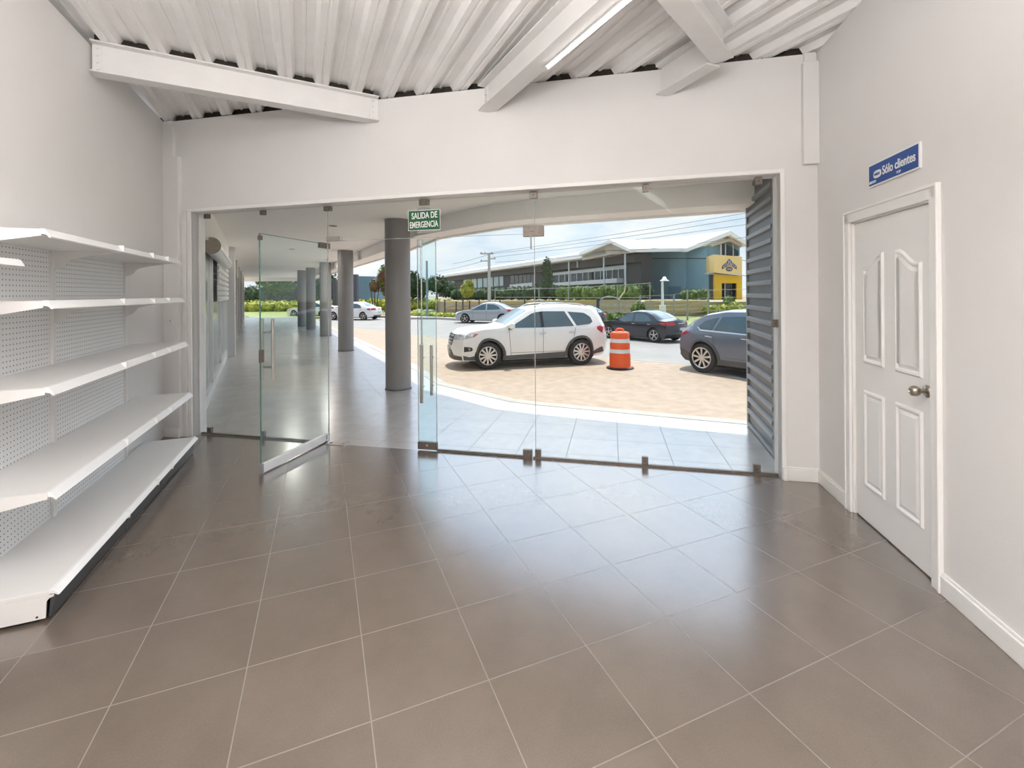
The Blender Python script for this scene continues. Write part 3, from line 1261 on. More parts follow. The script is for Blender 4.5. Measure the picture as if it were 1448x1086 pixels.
struct(slab([DV0, r_in, right_edge] + EDGE[::-1][:4], G - .02, 0.0), 'porch_floor', PORCH)
struct(slab([Vector(fW(0, .085, 0)[:2]), DV0, DV1, EDGE[1], EDGE[0], far_edge, sh_far, SH0 + Vector((-.3, -.2))], G - .02, 0.0), 'arcade_floor', ARCADE)
# kerb strip along the edge
m = MB()
kin, kout = [], []
for i, p in enumerate(edge_all):
    a = edge_all[max(0, i - 1)]
    b = edge_all[min(len(edge_all) - 1, i + 1)]
    t = (b - a).normalized()
    n = Vector((-t.y, t.x))
    kin.append(p - n * .0 - n * .02)
    kout.append(p + n * .16)
for i in range(len(edge_all) - 1):
    q = [kin[i], kin[i + 1], kout[i + 1], kout[i]]
    m.hexa([(p.x, p.y, G - .02) for p in q], [(p.x, p.y, .004) for p in q])
struct(m, 'kerb', KERB)
# soffit
SZ = 2.755
sf = [Vector(fW(-.2, .15, 0)[:2]), r_in, right_edge] + EDGE[::-1] + [far_edge, sh_far + Vector((-.3, 0)), SH0 + Vector((-.4, -.1))]
struct(slab(sf, SZ, SZ + .12), 'arcade_ceiling', SOFFIT)
m = MB()
bi, bo = [], []
for i, p in enumerate(edge_all):
    a = edge_all[max(0, i - 1)]
    b = edge_all[min(len(edge_all) - 1, i + 1)]
    t = (b - a).normalized()
    n = Vector((-t.y, t.x))
    bi.append(p - n * .38)
    bo.append(p + n * .04)
for i in range(len(edge_all) - 1):
    q = [bi[i], bi[i + 1], bo[i + 1], bo[i]]
    m.hexa([(p.x, p.y, SZ - .25) for p in q], [(p.x, p.y, SZ + .4) for p in q])
    q = [bo[i] - (bo[i] - bi[i]) * .04, bo[i + 1] - (bo[i + 1] - bi[i + 1]) * .04, bo[i + 1] + (bo[i + 1] - bi[i + 1]) * .08, bo[i] + (bo[i] - bi[i]) * .08]
    m.hexa([(p.x, p.y, SZ - .28) for p in q], [(p.x, p.y, SZ + .42) for p in q])
struct(m, 'arcade_lintel', SOFFIT)
m = MB()
ea, eb = far_edge, sh_far
m.prism([(ea.x, ea.y, SZ - .25), (eb.x, eb.y, SZ - .25), (eb.x, eb.y, SZ + .3), (ea.x, ea.y, SZ + .3)], (0, .4, 0))
struct(m, 'arcade_end_lintel', SOFFIT)
# downlights in the soffit
DLM = principled('downlight_rim', (0.30, 0.28, 0.26, 1), 0.4, vary=0.05)
for i, (px, py) in enumerate(((471, 319), (420, 389), (462, 367), (413, 352))):
    p = fl(px, py, SZ)
    o = thing('downlight', 'small round downlight in the arcade ceiling, ' + ('just outside the glass transom', 'last along the arcade', 'near the third column', 'midway along')[i], 'downlight', (p.x, p.y, SZ), 0, 'downlights in the arcade ceiling')
    m = MB()
    m.lathe([(.07, 0), (.07, -.012), (.05, -.014), (.045, -.004), (0, -.004)], 20)
    m.build('trim_ring', DLM, o, smooth=50)
    if i == 0:                       # no fill light added to this one
        continue
    l = bpy.data.lights.new('downlight_fill', 'AREA')  # light added to brighten floor and soffit; the fittings look unlit
    l.shape = 'DISK'
    l.size = .085
    l.energy = (0, 24, 24, 24)[i]
    l.color = (1.0, .95, .88)
    lo_ = bpy.data.objects.new('downlight_fill', l)
    COL.objects.link(lo_)
    lo_.location = (p.x, p.y, SZ - .016)

# round columns
for i, (px, py) in enumerate(((559, 553), (485.5, 497), (457.5, 475.5), (437, 466), (424.5, 461.5))):
    p = fl(px, py)
    y = p.y
    r = (.203, .203, .205, .20, .20)[i]
    o = thing('round_column', ('first round grey column of the arcade, beside the exit sign', 'second round grey column of the arcade', 'third round grey column, seen through the open glass door', 'fourth round grey column of the arcade', 'fifth and last round grey column of the arcade')[i],
              'column', (p.x, p.y + r, 0), 0, 'round columns of the arcade')
    m = MB()
    m.lathe([(r, 0.0), (r, SZ)], 40)
    m.build('column_shaft', COLUMN, o, smooth=40)
    m = MB()
    m.lathe([(r + .012, 0.0), (r + .012, .02), (r, .022)], 40)
    m.build('base_ring', GREY_METAL, o, smooth=40)

# folded grey security door outside, at the right
hp = Vector(fl(1099.5, 650)[:2]) + Vector((0.0, 0.0))
ep = Vector(fl(1059.5, 601)[:2])
fX = frame2(hp, ep - hp)
LX = (ep - hp).length
g = thing('folding_shutter', 'grey ribbed metal security door folded open outside the glass front', 'shutter', (hp.x, hp.y, 0.01))
f = sub(fX, (hp.x, hp.y, 0.01))
m = MB(f)
ZT = 2.735
m.box(.03, LX - .03, -.012, .004, .03, ZT - .03)
m.build('door_sheet', GREY_METAL, g)
m = MB(f)
for a, b in ((0, .045), (LX - .045, LX)):
    m.box(a, b, -.025, .025, .01, ZT)
m.box(.045, LX - .045, -.025, .025, .01, .05)
m.box(.045, LX - .045, -.025, .025, ZT - .045, ZT)
m.build('door_frame', GREY_FRAME, g, bevel=0.003)
m = MB(f)
z = .16
while z < ZT - .1:
    for sd in (1, -1):
        a = sd * .004
        m.prism([(.045, a, z), (.045, a + sd * .030, z + .008), (.045, a + sd * .030, z + .045), (.045, a, z + .055)], (LX - .09, 0, 0))
    z += .131
m.build('ribs', GREY_FRAME, g, bevel=0.002)

# ------------------------------------------------------------------ shop fronts along the arcade (left)
PIL = principled('shop_pilaster', (0.60, 0.60, 0.61, 1), 0.6, vary=0.03)
BEIGE = principled('shop_beige', (0.52, 0.46, 0.40, 1), 0.7, vary=0.05)
DARKGL = principled('shop_dark_glass', (0.09, 0.10, 0.105, 1), 0.15, vary=0.2, vscale=1.5)
PALEGL = principled('shop_pale_glass', (0.30, 0.34, 0.36, 1), 0.12, vary=0.12, vscale=1.2)
RED = principled('sticker_red', (0.35, 0.05, 0.03, 1), 0.5)
m = MB(fS)
m.box(.42, SHEND, .20, .35, 0, SZ)
m.box(.12, SHEND, .0, .20, 2.28, SZ)
struct(m, 'wall_arcade', SOFFIT)


def sS(px, py=480):
    p = onp(px, py, SH0, SH1)
    return (Vector(p[:2]) - SH0).dot(shd)


pil_s = [7.45, 12.3, 16.6, 20.3, 24.5, 28.6]
for i, s in enumerate(pil_s):
    o = thing('shop_pilaster', ('white square pilaster with red stickers beside the first glass shop front', 'brown grey pilaster past the first white pilaster', 'third pilaster along the arcade shop fronts', 'fourth pilaster along the arcade shop fronts', 'fifth pilaster along the arcade shop fronts', 'last pilaster at the arcade end')[i], 'pilaster', fS(s, 0, 0), 0, 'pilasters between the shops')
    f = sub(fS, o.location)
    w = .17 if i == 0 else .15
    m = MB(f)
    m.box(s - w, s + w, -.13 if i == 0 else -.06, .2, 0, SZ - .004)
    m.build('pilaster_body', PIL if i in (0, 2, 4) else BEIGE, o, bevel=0.01)
    if i == 0:
        for z in (1.05, 1.18, 1.27, 1.42, 1.55):
            m = MB(f)
            m.box(s + .02 + .03 * (z > 1.2), s + .10, -.136, -.13, z, z + .06)
            m.build('sticker', RED, o)
bays = [(0.15, pil_s[0] - .18)] + [(a + .16, b - .16) for a, b in zip(pil_s[:-1], pil_s[1:])]
names = ['pale glass shop front under the roller shutter drum', 'dark doorway shop front past the white pilaster', 'third shop front along the arcade', 'fourth shop front along the arcade', 'fifth shop front along the arcade', 'last shop front at the arcade end']
for i, (a, b) in enumerate(bays):
    o = thing('storefront', names[i], 'shop front', fS((a + b) / 2, 0, 0), 0, 'shop fronts along the arcade')
    f = sub(fS, o.location)
    n = 3 if i == 0 else 2
    w = (b - a) / n
    m = MB(f)
    m.box(a, b, .04, .14, 0, .16)
    m.box(a, b, .04, .14, 2.2, 2.28)
    for k in range(n + 1):
        x = a + k * w
        m.box(max(a, x - .03), min(b, x + .03), .04, .14, .16, 2.2)
    m.build('frame', ALU, o)
    for k in range(n):
        m = MB(f)
        m.box(a + k * w + .03, a + (k + 1) * w - .03, 0.08, .10, .16, 2.2)
        m.build('shop_pane', PALEGL if (i == 0 or k % 2 == 0) else DARKGL, o)
    if i == 0:
        m = MB(f)
        for z in np.arange(1.42, 2.18, .11):
            m.prism([(a + 3.2, .03, z), (a + 3.2, .0, z + .02), (a + 3.2, .0, z + .08), (a + 3.2, .03, z + .10)], (b - a - 3.3, 0, 0))
        m.build('roller_slats', ALU, o)
# roller drum over the first shop
p0 = onp(295, 347, SH0, SH1)
dz = p0.z
rd = thing('roller_drum', 'beige roller shutter drum over the first glass shop front', 'roller shutter', (p0.x, p0.y, dz))
sd0 = (Vector(p0[:2]) - SH0).dot(shd)
f = sub(fS, rd.location)
m = MB(f)
m.lathe([(0, 0), (.105, 0), (.105, 4.2), (0, 4.2)], 32, 'x', (sd0, -.03, dz))
m.build('drum_body', ALU, rd, smooth=40)
m = MB(f)
m.lathe([(0, -.012), (.112, -.012), (.112, .02), (0, .02)], 32, 'x', (sd0, -.03, dz))
m.build('drum_end', principled('drum_end_tan', (0.36, 0.30, 0.24, 1), 0.6, vary=0.1, vscale=20), rd, smooth=40)
m = MB(f)
m.box(sd0 + .05, sd0 + .09, .02, .16, dz - .05, dz + .05)
m.box(sd0 + 4.0, sd0 + 4.04, .02, .16, dz - .05, dz + .05)
m.each('bracket', GREY_FRAME, rd)

# ------------------------------------------------------------------ ground outside
def flat(pts, z, name, mat, thick=.1, **k):
    m = MB()
    m.prism([(p[0], p[1], z) for p in pts], (0, 0, -thick))
    return struct(m, name, mat, **k)


r1, r2, r3 = fl(848, 505, G), fl(975, 516, G), fl(1062, 540, G)
ap = [(-60, 62), (-60, -2), (fS(0, 3, 0)[0], fS(0, 3, 0)[1] - 3), (fW(LF + 3, .3, 0)[0], fW(LF + 3, .3, 0)[1]), (11, 2.5), (9.5, 7.0), (r3.x, r3.y), (r2.x, r2.y), (r1.x, r1.y), (-6, 24), (-26, 44), (-50, 62)]
flat(ap, G, 'forecourt_ground', APRON)
flat([(-50, 62), (-26, 44), (-6, 24), (r1.x, r1.y), (r2.x, r2.y), (r3.x, r3.y), (9.5, 7), (11, 2.5), (40, -4), (60, 20), (60, 80), (-50, 140)], G - .006, 'road', ROAD)
# pale joint line between forecourt and road
m = MB()
jl = [Vector(p) for p in ((-6, 24), (r1.x, r1.y), (r2.x, r2.y), (r3.x, r3.y), (9.5, 7.0))]
for a, b in zip(jl[:-1], jl[1:]):
    n = Vector((-(b - a).y, (b - a).x)).normalized() * .10
    m.prism([(a.x, a.y, G + .006), (b.x, b.y, G + .006), (b.x + n.x, b.y + n.y, G + .006), (a.x + n.x, a.y + n.y, G + .006)], (0, 0, -.02))
struct(m, 'road_joint_line', KERB)
# raised verge beyond the road, behind the dark cars
vg = [fl(700, 447, G), fl(842, 462, G), fl(905, 466, G), fl(975, 476, G), fl(1075, 492, G)]
v2 = [(p.x, p.y) for p in vg] + [(34, 24), (60, 60), (40, 140), (-70, 140), (-20, 60)]
flat(v2, G + .12, 'verge_kerb', KERB, .15)
v3 = [(p[0] + .1, p[1] + .35) for p in v2[:5]] + [(34, 24.4), (60, 60), (40, 140), (-70, 140), (-20, 60.4)]
flat(v3, G + .16, 'verge_ground', GRASS, .1)
k1 = [fl(560, 451.5, G), fl(620, 451.5, G), fl(660, 454, G), fl(672, 452, G), fl(640, 444, G), fl(540, 444, G)]
flat([(p.x, p.y) for p in k1], G + .15, 'planter_kerb', KERB, .16)
# land rising to the buildings
m = MB()
xs_, ys_ = np.linspace(-110, 70, 10), [40, 52, 64, 80, 150]
hz_ = [G + .10, G + .13, G + .2, G + .3, .4]
vs = [(x, y, z) for y, z in zip(ys_, hz_) for x in xs_]
fs = [(j * 10 + i, j * 10 + i + 1, (j + 1) * 10 + i + 1, (j + 1) * 10 + i) for j in range(4) for i in range(9)]
m.add(vs, fs)
struct(m, 'far_ground', EARTH)
tp = [at(626, 430, 45.2), at(846, 430, 38.2), at(903, 430, 37.2), at(1003, 430, 34.7), at(1062, 430, 34.4)]
flat([(p.x, p.y) for p in tp] + [(45, 34), (60, 140), (-34, 140)], .80, 'terrace_ground', EARTH, 1.3)

# ------------------------------------------------------------------ cars
CARGLASS = principled('car_glass', (0.035, 0.075, 0.10, 1), 0.03, spec=0.9, vary=0.25, vscale=1.2)
TYRE = principled('tyre', (0.018, 0.018, 0.019, 1), 0.75, vary=0.2)
RIM = principled('alloy', (0.62, 0.61, 0.60, 1), 0.28, 0.9)
WELL = principled('wheel_well_black', (0.008, 0.008, 0.008, 1), 0.8)
CLAD = principled('grey_cladding', (0.075, 0.073, 0.072, 1), 0.55, vary=0.06)
CHROME = principled('chrome', (0.65, 0.65, 0.66, 1), 0.15, 1.0)
LAMPC = principled('lamp_clear', (0.45, 0.47, 0.5, 1), 0.12, 0.4, vary=0.4, vscale=14)
LAMPR = principled('lamp_red', (0.42, 0.012, 0.018, 1), 0.15, vary=0.2, vscale=8, coat=.5)
AMBER = principled('lamp_amber', (0.55, 0.12, 0.06, 1), 0.2)
PLATE = principled('number_plate', (0.55, 0.54, 0.52, 1), 0.5, vary=0.15, vscale=30)


def paint(name, c, metal=0.0, rough=0.3):
    return principled(name, c, rough, metal, vary=0.01, coat=0.8)


def smooth(a, b, x):
    t = min(1, max(0, (x - a) / (b - a)))
    return t * t * (3 - 2 * t)


def inside(poly, x, y):
    c = False
    for i in range(len(poly)):
        (x0, y0), (x1, y1) = poly[i - 1], poly[i]
        if (y0 > y) != (y1 > y) and x < x0 + (x1 - x0) * (y - y0) / (y1 - y0):
            c = not c
    return c


class Car:
    """x forward, y left, z up from the road; outline is the side view, nose first, over the roof, to the tail."""

    def __init__(self, L, W, H, axles, rw, top, zb, zroof, mat, roofk=.76, arch=1.17, sill=.22):
        self.L, self.W, self.H, self.ax, self.rw = L, W, H, axles, rw
        self.top, self.zb, self.zroof, self.mat, self.roofk = top, zb, zroof, mat, roofk
        self.arch, self.sill = arch, sill

    def hw(self, x, z):
        W, zb = self.W, self.zb
        zc = zb * .68
        if z < zc:
            k = .955 + .045 * smooth(self.sill, zc, z)
        elif z < zb:
            k = 1.0 - .022 * ((z - zc) / (zb - zc)) ** 2
        else:
            k = .978 - (.978 - self.roofk) * ((z - zb) / (self.zroof - zb)) ** 1.15
        e = abs(x) / (self.L / 2)
        return W * k * (1 - .07 * smooth(.72, 1.0, e))

    def M(self, x, v, z, off=0.0):
        hw = self.hw(x, z) + off
        e = abs(x) / (self.L / 2)
        bow = .26 * abs(v) ** 3 * smooth(.55, 1.0, e)
        cr = .045 * abs(v) ** 4 * smooth(.45 * self.H, .95 * self.H, z) + .02 * abs(v) ** 6
        return Vector((x - math.copysign(bow, x) if e > .5 else x, v * hw, z - cr * (1 if z > self.sill + .1 else 0)))

    def cutmesh(self, poly, cuts_a, cuts_b):
        """triangulated, cut 2-D mesh of a polygon: verts (a, b), faces, boundary edges"""
        if sum(poly[i - 1][0] * poly[i][1] - poly[i][0] * poly[i - 1][1] for i in range(len(poly))) < 0:
            poly = poly[::-1]
        co, _e, tri, _a, _b, _c = delaunay_2d_cdt([Vector(p) for p in poly], [], [list(range(len(poly)))], 1, 1e-6, False)
        bm = bmesh.new()
        vs = [bm.verts.new((p[0], 0, p[1])) for p in co]
        for t in tri:
            if inside(poly, sum(co[i].x for i in t) / 3, sum(co[i].y for i in t) / 3):
                bm.faces.new([vs[i] for i in t])
        for a in cuts_a:
            bmesh.ops.bisect_plane(bm, geom=bm.verts[:] + bm.edges[:] + bm.faces[:], plane_co=(a, 0, 0), plane_no=(1, 0, 0))
        for b in cuts_b:
            bmesh.ops.bisect_plane(bm, geom=bm.verts[:] + bm.edges[:] + bm.faces[:], plane_co=(0, 0, b), plane_no=(0, 0, 1))
        bmesh.ops.remove_doubles(bm, verts=bm.verts[:], dist=1e-5)
        bm.verts.index_update()
        v = [(p.co.x, p.co.z) for p in bm.verts]
        f = [tuple(q.index for q in fc.verts) for fc in bm.faces]
        be = [(e.verts[0].index, e.verts[1].index) for e in bm.edges if len(e.link_faces) == 1]
        bm.free()
        return v, f, be

    def xcuts(self):
        return list(np.arange(-self.L / 2 + .06, self.L / 2, .16))

    def zcuts(self):
        return [self.zb * .35, self.zb * .55, self.zb * .68, self.zb * .85, self.zb, self.zb + (self.zroof - self.zb) * .3, self.zb + (self.zroof - self.zb) * .6, self.zroof * .97]

    def arch_pts(self, xa):
        r = self.rw * self.arch
        h = self.rw
        pts = []
        t0 = math.asin(max(-1, min(1, (self.sill - h) / r)))
        for k in range(15):
            t = t0 + (PI - 2 * t0) * k / 14
            pts.append((xa + r * math.cos(PI - t), h + r * math.sin(PI - t)))
        return pts       # from rear to front: x increases

    def body(self, root):
        fa, ra = self.ax
        bottom = []
        for xa in (ra, fa):
            bottom += self.arch_pts(xa)
        poly = list(self.top) + bottom           # nose -> roof -> tail, then under the car back to the nose
        self.poly = poly
        v, f, be = self.cutmesh(poly, self.xcuts(), self.zcuts())
        sl = [-1, -.975, -.92, -.8, -.55, -.25, 0, .25, .55, .8, .92, .975, 1]
        m = MB()
        n = len(v)
        m.add([self.M(a, 1, b) for a, b in v], f)
        m.add([self.M(a, -1, b) for a, b in v], [q[::-1] for q in f])
        for a, b in be:
            vs, fs = [], []
            for s in sl:
                vs += [self.M(v[a][0], s, v[a][1]), self.M(v[b][0], s, v[b][1])]
            for k in range(len(sl) - 1):
                fs.append((2 * k, 2 * k + 1, 2 * k + 3, 2 * k + 2))
            m.add(vs, fs)
        o = m.build('body', self.mat, root)
        bm = bmesh.new()
        bm.from_mesh(o.data)
        bmesh.ops.remove_doubles(bm, verts=bm.verts[:], dist=1e-4)
        bmesh.ops.recalc_face_normals(bm, faces=bm.faces[:])
        bm.to_mesh(o.data)
        bm.free()
        o.data.polygons.foreach_set('use_smooth', [True] * len(o.data.polygons))
        o.data.set_sharp_from_angle(angle=R(38))
        self.o = o
        return o

    def side(self, name, poly, off, mat, parent, sides=(1, -1), depth=.03):
        for sd in sides:
            v, f, be = self.cutmesh(poly, self.xcuts(), self.zcuts())
            m = MB()
            m.add([self.M(a, sd, b, off) for a, b in v], f if sd > 0 else [q[::-1] for q in f])
            for a, b in be:
                m.add([self.M(*(v[a][0], sd, v[a][1]), off), self.M(v[b][0], sd, v[b][1], off), self.M(v[b][0], sd, v[b][1], off - depth), self.M(v[a][0], sd, v[a][1], off - depth)], [(0, 1, 2, 3)])
            bmo = m.build(name, mat, parent, smooth=35)
        return bmo

    def outx(self, z, end):
        """x of the outline at height z at the nose (end=1) or tail (end=-1)"""
        pts = [(p[0], p[1]) for p in self.top]
        best = None
        for (x0, z0), (x1, z1) in zip(pts[:-1], pts[1:]):
            if abs(z1 - z0) > 1e-6 and min(z0, z1) - 1e-9 <= z <= max(z0, z1) + 1e-9:
                x = x0 + (x1 - x0) * (z - z0) / (z1 - z0)
                if best is None or x * end > best * end:
                    best = x
        return best if best is not None else end * self.L / 2

    def end(self, name, poly, off, mat, parent, end=1, depth=.03):
        """poly in (v, z); laid on the nose or tail surface"""
        zs = sorted({p[1] for p in self.top if min(q[1] for q in poly) < p[1] < max(q[1] for q in poly)})
        v, f, be = self.cutmesh(poly, [-.9, -.75, -.6, -.45, -.3, -.15, 0, .15, .3, .45, .6, .75, .9], zs)

        def P(a, b, o):
            p = self.M(self.outx(b, end), a, b)
            return (p.x + end * o, p.y, p.z + abs(o) * .5 * (1 if o > 0 else -1))
        m = MB()
        m.add([P(a, b, off) for a, b in v], f)
        for a, b in be:
            m.add([P(v[a][0], v[a][1], off), P(v[b][0], v[b][1], off), P(v[b][0], v[b][1], off - depth), P(v[a][0], v[a][1], off - depth)], [(0, 1, 2, 3)])
        return m.build(name, mat, parent, smooth=35)

    def wheels(self, root, spokes=10, rimk=.68):
        for xa in self.ax:
            for sd in (1, -1):
                r = self.rw
                w = .105
                y0 = sd * (self.W - .125)
                m = MB()
                m.lathe([(r * rimk, -w), (r * .93, -w), (r, -w * .7), (r, w * .7), (r * .93, w), (r * rimk, w * .96), (r * rimk, -w)], 36, 'y', (xa, y0, r))
                o = m.build('wheel', TYRE, root, smooth=35)
                m = MB()
                m.lathe([(0, -.02), (r * rimk, -.02), (r * rimk, .015), (0, .015)], 28, 'y', (xa, y0 + sd * .02, r))
                m.build('wheel_disc', WELL, o)
                m = MB()
                yy = y0 + sd * .075
                ri = r * rimk
                m.lathe([(ri * .90, -.02), (ri * 1.0, -.03), (ri * 1.0, .026), (ri * .94, .028), (ri * .90, .012), (ri * .90, -.02)], 36, 'y', (xa, yy, r))
                m.lathe([(0, -.02), (ri * .22, -.02), (ri * .22, .012), (ri * .14, .02), (0, .02)], 18, 'y', (xa, yy, r))
                for k in range(spokes):
                    t = 2 * PI * k / spokes + .2
                    c, s = math.cos(t), math.sin(t)
                    a0, a1 = ri * .16, ri * .93
                    h0, h1 = ri * .075, ri * .10
                    q = [(a0, -h0), (a1, -h1), (a1, h1), (a0, h0)]
                    m.prism([(xa + c * a - s * b, yy - .012, r + s * a + c * b) for a, b in q], (0, .026, 0))
                m.build('rim', RIM, o, smooth=35)

    def liners(self, root):
        m = MB()
        for xa in self.ax:
            r = self.rw * self.arch * .985
            m.box(xa - r, xa + r, -self.W * .66, self.W * .66, .16, self.rw + r * .72)
        m.box(self.ax[1] - .2, self.ax[0] + .2, -self.W * .8, self.W * .8, .17, self.sill + .05)
        for xa in self.ax:
            r, h = self.rw * self.arch - .004, self.rw
            t0 = math.asin(max(-1, min(1, (self.sill - h) / r)))
            ts = [t0 + (PI - 2 * t0) * k / 14 for k in range(15)]
            for sd in (1, -1):
                vs, fs = [], []
                for t in ts:
                    for y in (.60, .925):
                        for q in (0, .012):
                            vs.append((xa + (r - q) * math.cos(t), sd * y * self.W, h + (r - q) * math.sin(t)))
                for k in range(14):
                    a, b = 4 * k, 4 * k + 4
                    fs += [(a, a + 2, b + 2, b), (a + 1, b + 1, b + 3, a + 3), (a + 2, a + 3, b + 3, b + 2), (a, b, b + 1, a + 1)]
                m.add(vs, fs)
        return m.build('underbody', WELL, root)

    def arch_ring(self, xa, w):
        r = self.rw * self.arch
        h = self.rw
        t0 = math.asin(max(-1, min(1, (self.sill - h) / r)))
        ts = [t0 + (PI - 2 * t0) * k / 14 for k in range(15)]
        inner = [(xa + r * math.cos(PI - t), h + r * math.sin(PI - t)) for t in ts]
        outer = [(xa + (r + w) * math.cos(PI - t), h + (r + w) * math.sin(PI - t)) for t in ts]
        return inner + outer[::-1]


def strip(x0, z0, x1, z1, w):
    d = Vector((x1 - x0, z1 - z0)).normalized()
    n = Vector((-d.y, d.x)) * w / 2
    return [(x0 + n.x, z0 + n.y), (x0 - n.x, z0 - n.y), (x1 - n.x, z1 - n.y), (x1 + n.x, z1 + n.y)]


def heading(h):
    return math.atan2(h[1], h[0])


BLACKTRIM = principled('black_trim', (0.012, 0.012, 0.013, 1), 0.3)


def build_suv(root, mat, detail=True):
    L, W, H = 4.62, .93, 1.70
    top = [(2.28, .24), (2.31, .42), (2.30, .62), (2.27, .82), (2.20, .96), (2.05, 1.035), (1.6, 1.095), (1.10, 1.13), (.92, 1.16),
           (.55, 1.40), (.20, 1.60), (-.10, 1.665), (-.6, 1.70), (-1.2, 1.69), (-1.75, 1.635), (-1.98, 1.58), (-2.13, 1.34), (-2.24, 1.08), (-2.29, .90), (-2.31, .62), (-2.28, .42), (-2.20, .28), (-1.9, .24)]
    c = Car(L, W, H, (1.37, -1.30), .365, top, 1.07, 1.70, mat, roofk=.74, arch=1.18, sill=.24)
    c.body(root)
    c.liners(root)
    c.wheels(root, 11)
    z0 = 1.10
    # glass
    c.end('windshield', [(-.88, 1.185), (.88, 1.185), (.86, 1.58), (-.86, 1.58)], .004, CARGLASS, root, 1)
    c.end('rear_window', [(-.82, 1.16), (.82, 1.16), (.80, 1.52), (-.80, 1.52)], .004, CARGLASS, root, -1)
    c.side('front_door_window', [(.80, z0 + .03), (.34, 1.40), (.12, 1.53), (-.02, 1.565), (-.10, 1.57), (-.12, z0 + .02)], .004, CARGLASS, root)
    c.side('rear_door_window', [(-.20, z0 + .02), (-.19, 1.585), (-.85, 1.575), (-1.08, z0 + .04)], .004, CARGLASS, root)
    c.side('quarter_window', [(-1.16, z0 + .05), (-.94, 1.565), (-1.45, 1.52), (-1.70, 1.40), (-1.78, 1.26), (-1.62, z0 + .09)], .004, CARGLASS, root)
    c.side('pillar_trim', [(-.12, z0 + .02), (-.10, 1.575), (-.19, 1.585), (-.20, z0 + .02)], .003, BLACKTRIM, root)
    # cladding
    for i, xa in enumerate(c.ax):
        c.side('arch_cladding', c.arch_ring(xa, .065), .014, CLAD, root, depth=.05)
    c.side('sill_cladding', [(c.ax[0] - .42, .245), (c.ax[0] - .46, .37), (c.ax[1] + .46, .42), (c.ax[1] + .42, .245)], .012, CLAD, root)
    c.side('rear_bumper_cladding', [(-1.76, .40), (-2.20, .52), (-2.25, .38), (-1.74, .28)], .012, CLAD, root)
    c.side('front_bumper_cladding', [(1.84, .25), (1.82, .40), (2.10, .36), (2.29, .40), (2.27, .26)], .010, CLAD, root)
    c.end('front_bumper_lip', [(-.97, .25), (.97, .25), (.97, .37), (.6, .36), (.5, .46), (-.5, .46), (-.6, .36), (-.97, .37)], .012, CLAD, root, 1)
    c.end('lower_intake', [(-.46, .37), (.46, .37), (.42, .50), (-.42, .50)], .016, BLACKTRIM, root, 1)
    # face
    gr = c.end('grille', [(-.40, .62), (.40, .62), (.52, .80), (.52, .93), (-.52, .93), (-.52, .80)], .006, BLACKTRIM, root, 1)
    for z in (.70, .79, .88):
        c.end('grille_bar', [(-.49, z - .008), (.49, z - .008), (.50, z + .008), (-.50, z + .008)], .020, CHROME, gr, 1, depth=.012)
    c.end('grille_badge', [(.085 * math.cos(t), .80 + .05 * math.sin(t)) for t in np.linspace(0, 2 * PI, 14, endpoint=False)], .03, CHROME, gr, 1, depth=.012)
    for sd in (1, -1):
        c.end('headlamp', [(sd * .54, .80), (sd * .97, .82), (sd * .97, .955), (sd * .54, .93)], .006, LAMPC, root, 1)
        hl = c.side('headlamp_side', [(2.26, .83), (1.92, .90), (1.74, .985), (1.95, .995), (2.20, .95)], .006, LAMPC, root, (sd,))
        c.side('side_marker', [(1.90, .905), (1.74, .985), (1.84, .99), (1.98, .93)], .010, AMBER, hl, (sd,))
        fg = c.side('fog_lamp', [(2.27, .50), (2.02, .52), (1.97, .56), (2.02, .62), (2.27, .64)], .006, BLACKTRIM, root, (sd,))
        c.side('fog_lamp_glass', [(2.13, .55), (2.07, .55), (2.07, .60), (2.13, .60)], .012, LAMPC, fg, (sd,))
        c.side('tail_lamp', [(-2.20, .90), (-1.98, 1.03), (-1.97, 1.10), (-2.14, 1.13), (-2.24, 1.08)], .008, LAMPR, root, (sd,))
        c.end('tail_lamp_rear', [(sd * .55, .93), (sd * .99, .92), (sd * .97, 1.10), (sd * .6, 1.08)], .006, LAMPR, root, -1)
        m = MB()
        p = c.M(.78, sd, 1.12)
        m.lathe([(0, -.10), (.05, -.095), (.085, -.05), (.09, .02), (.07, .07), (0, .075)], 16, 'y', (p.x - .02, p.y + sd * .12, 1.155))
        for i, q in enumerate(m.v):
            m.v[i] = (p.x + (q[0] - p.x) * 1.15, q[1], 1.155 + (q[2] - 1.155) * .95)
        mo = m.build('mirror', c.mat, root, smooth=50)
        m = MB()
        m.box(p.x - .05, p.x + .03, min(p.y - sd * .03, p.y + sd * .1), max(p.y - sd * .03, p.y + sd * .1), 1.06, 1.10)
        m.build('mirror_foot', BLACKTRIM, mo)
        for xa in (-.16, -1.02):
            p = c.M(xa + .04, sd, .93, .02)
            m = MB()
            m.tube([(xa + .10, p.y, .93), (xa - .08, p.y, .935)], .014, 8)
            m.build('door_handle', CHROME, root, smooth=50)
    c.end('front_plate', [(-.24, .46), (.24, .46), (.24, .59), (-.24, .59)], .03, PLATE, root, 1)
    # door joints
    for pts in (((.74, .36), (.80, 1.10)), ((-.165, .36), (-.165, 1.10)), ((-1.03, .62), (-1.12, 1.10)), ((.74, .44), (-.9, .44))):
        (x0, za), (x1, zb2) = pts
        c.side('door_joint', strip(x0, za, x1, zb2, .010), .0025, CLAD, root, depth=.004)
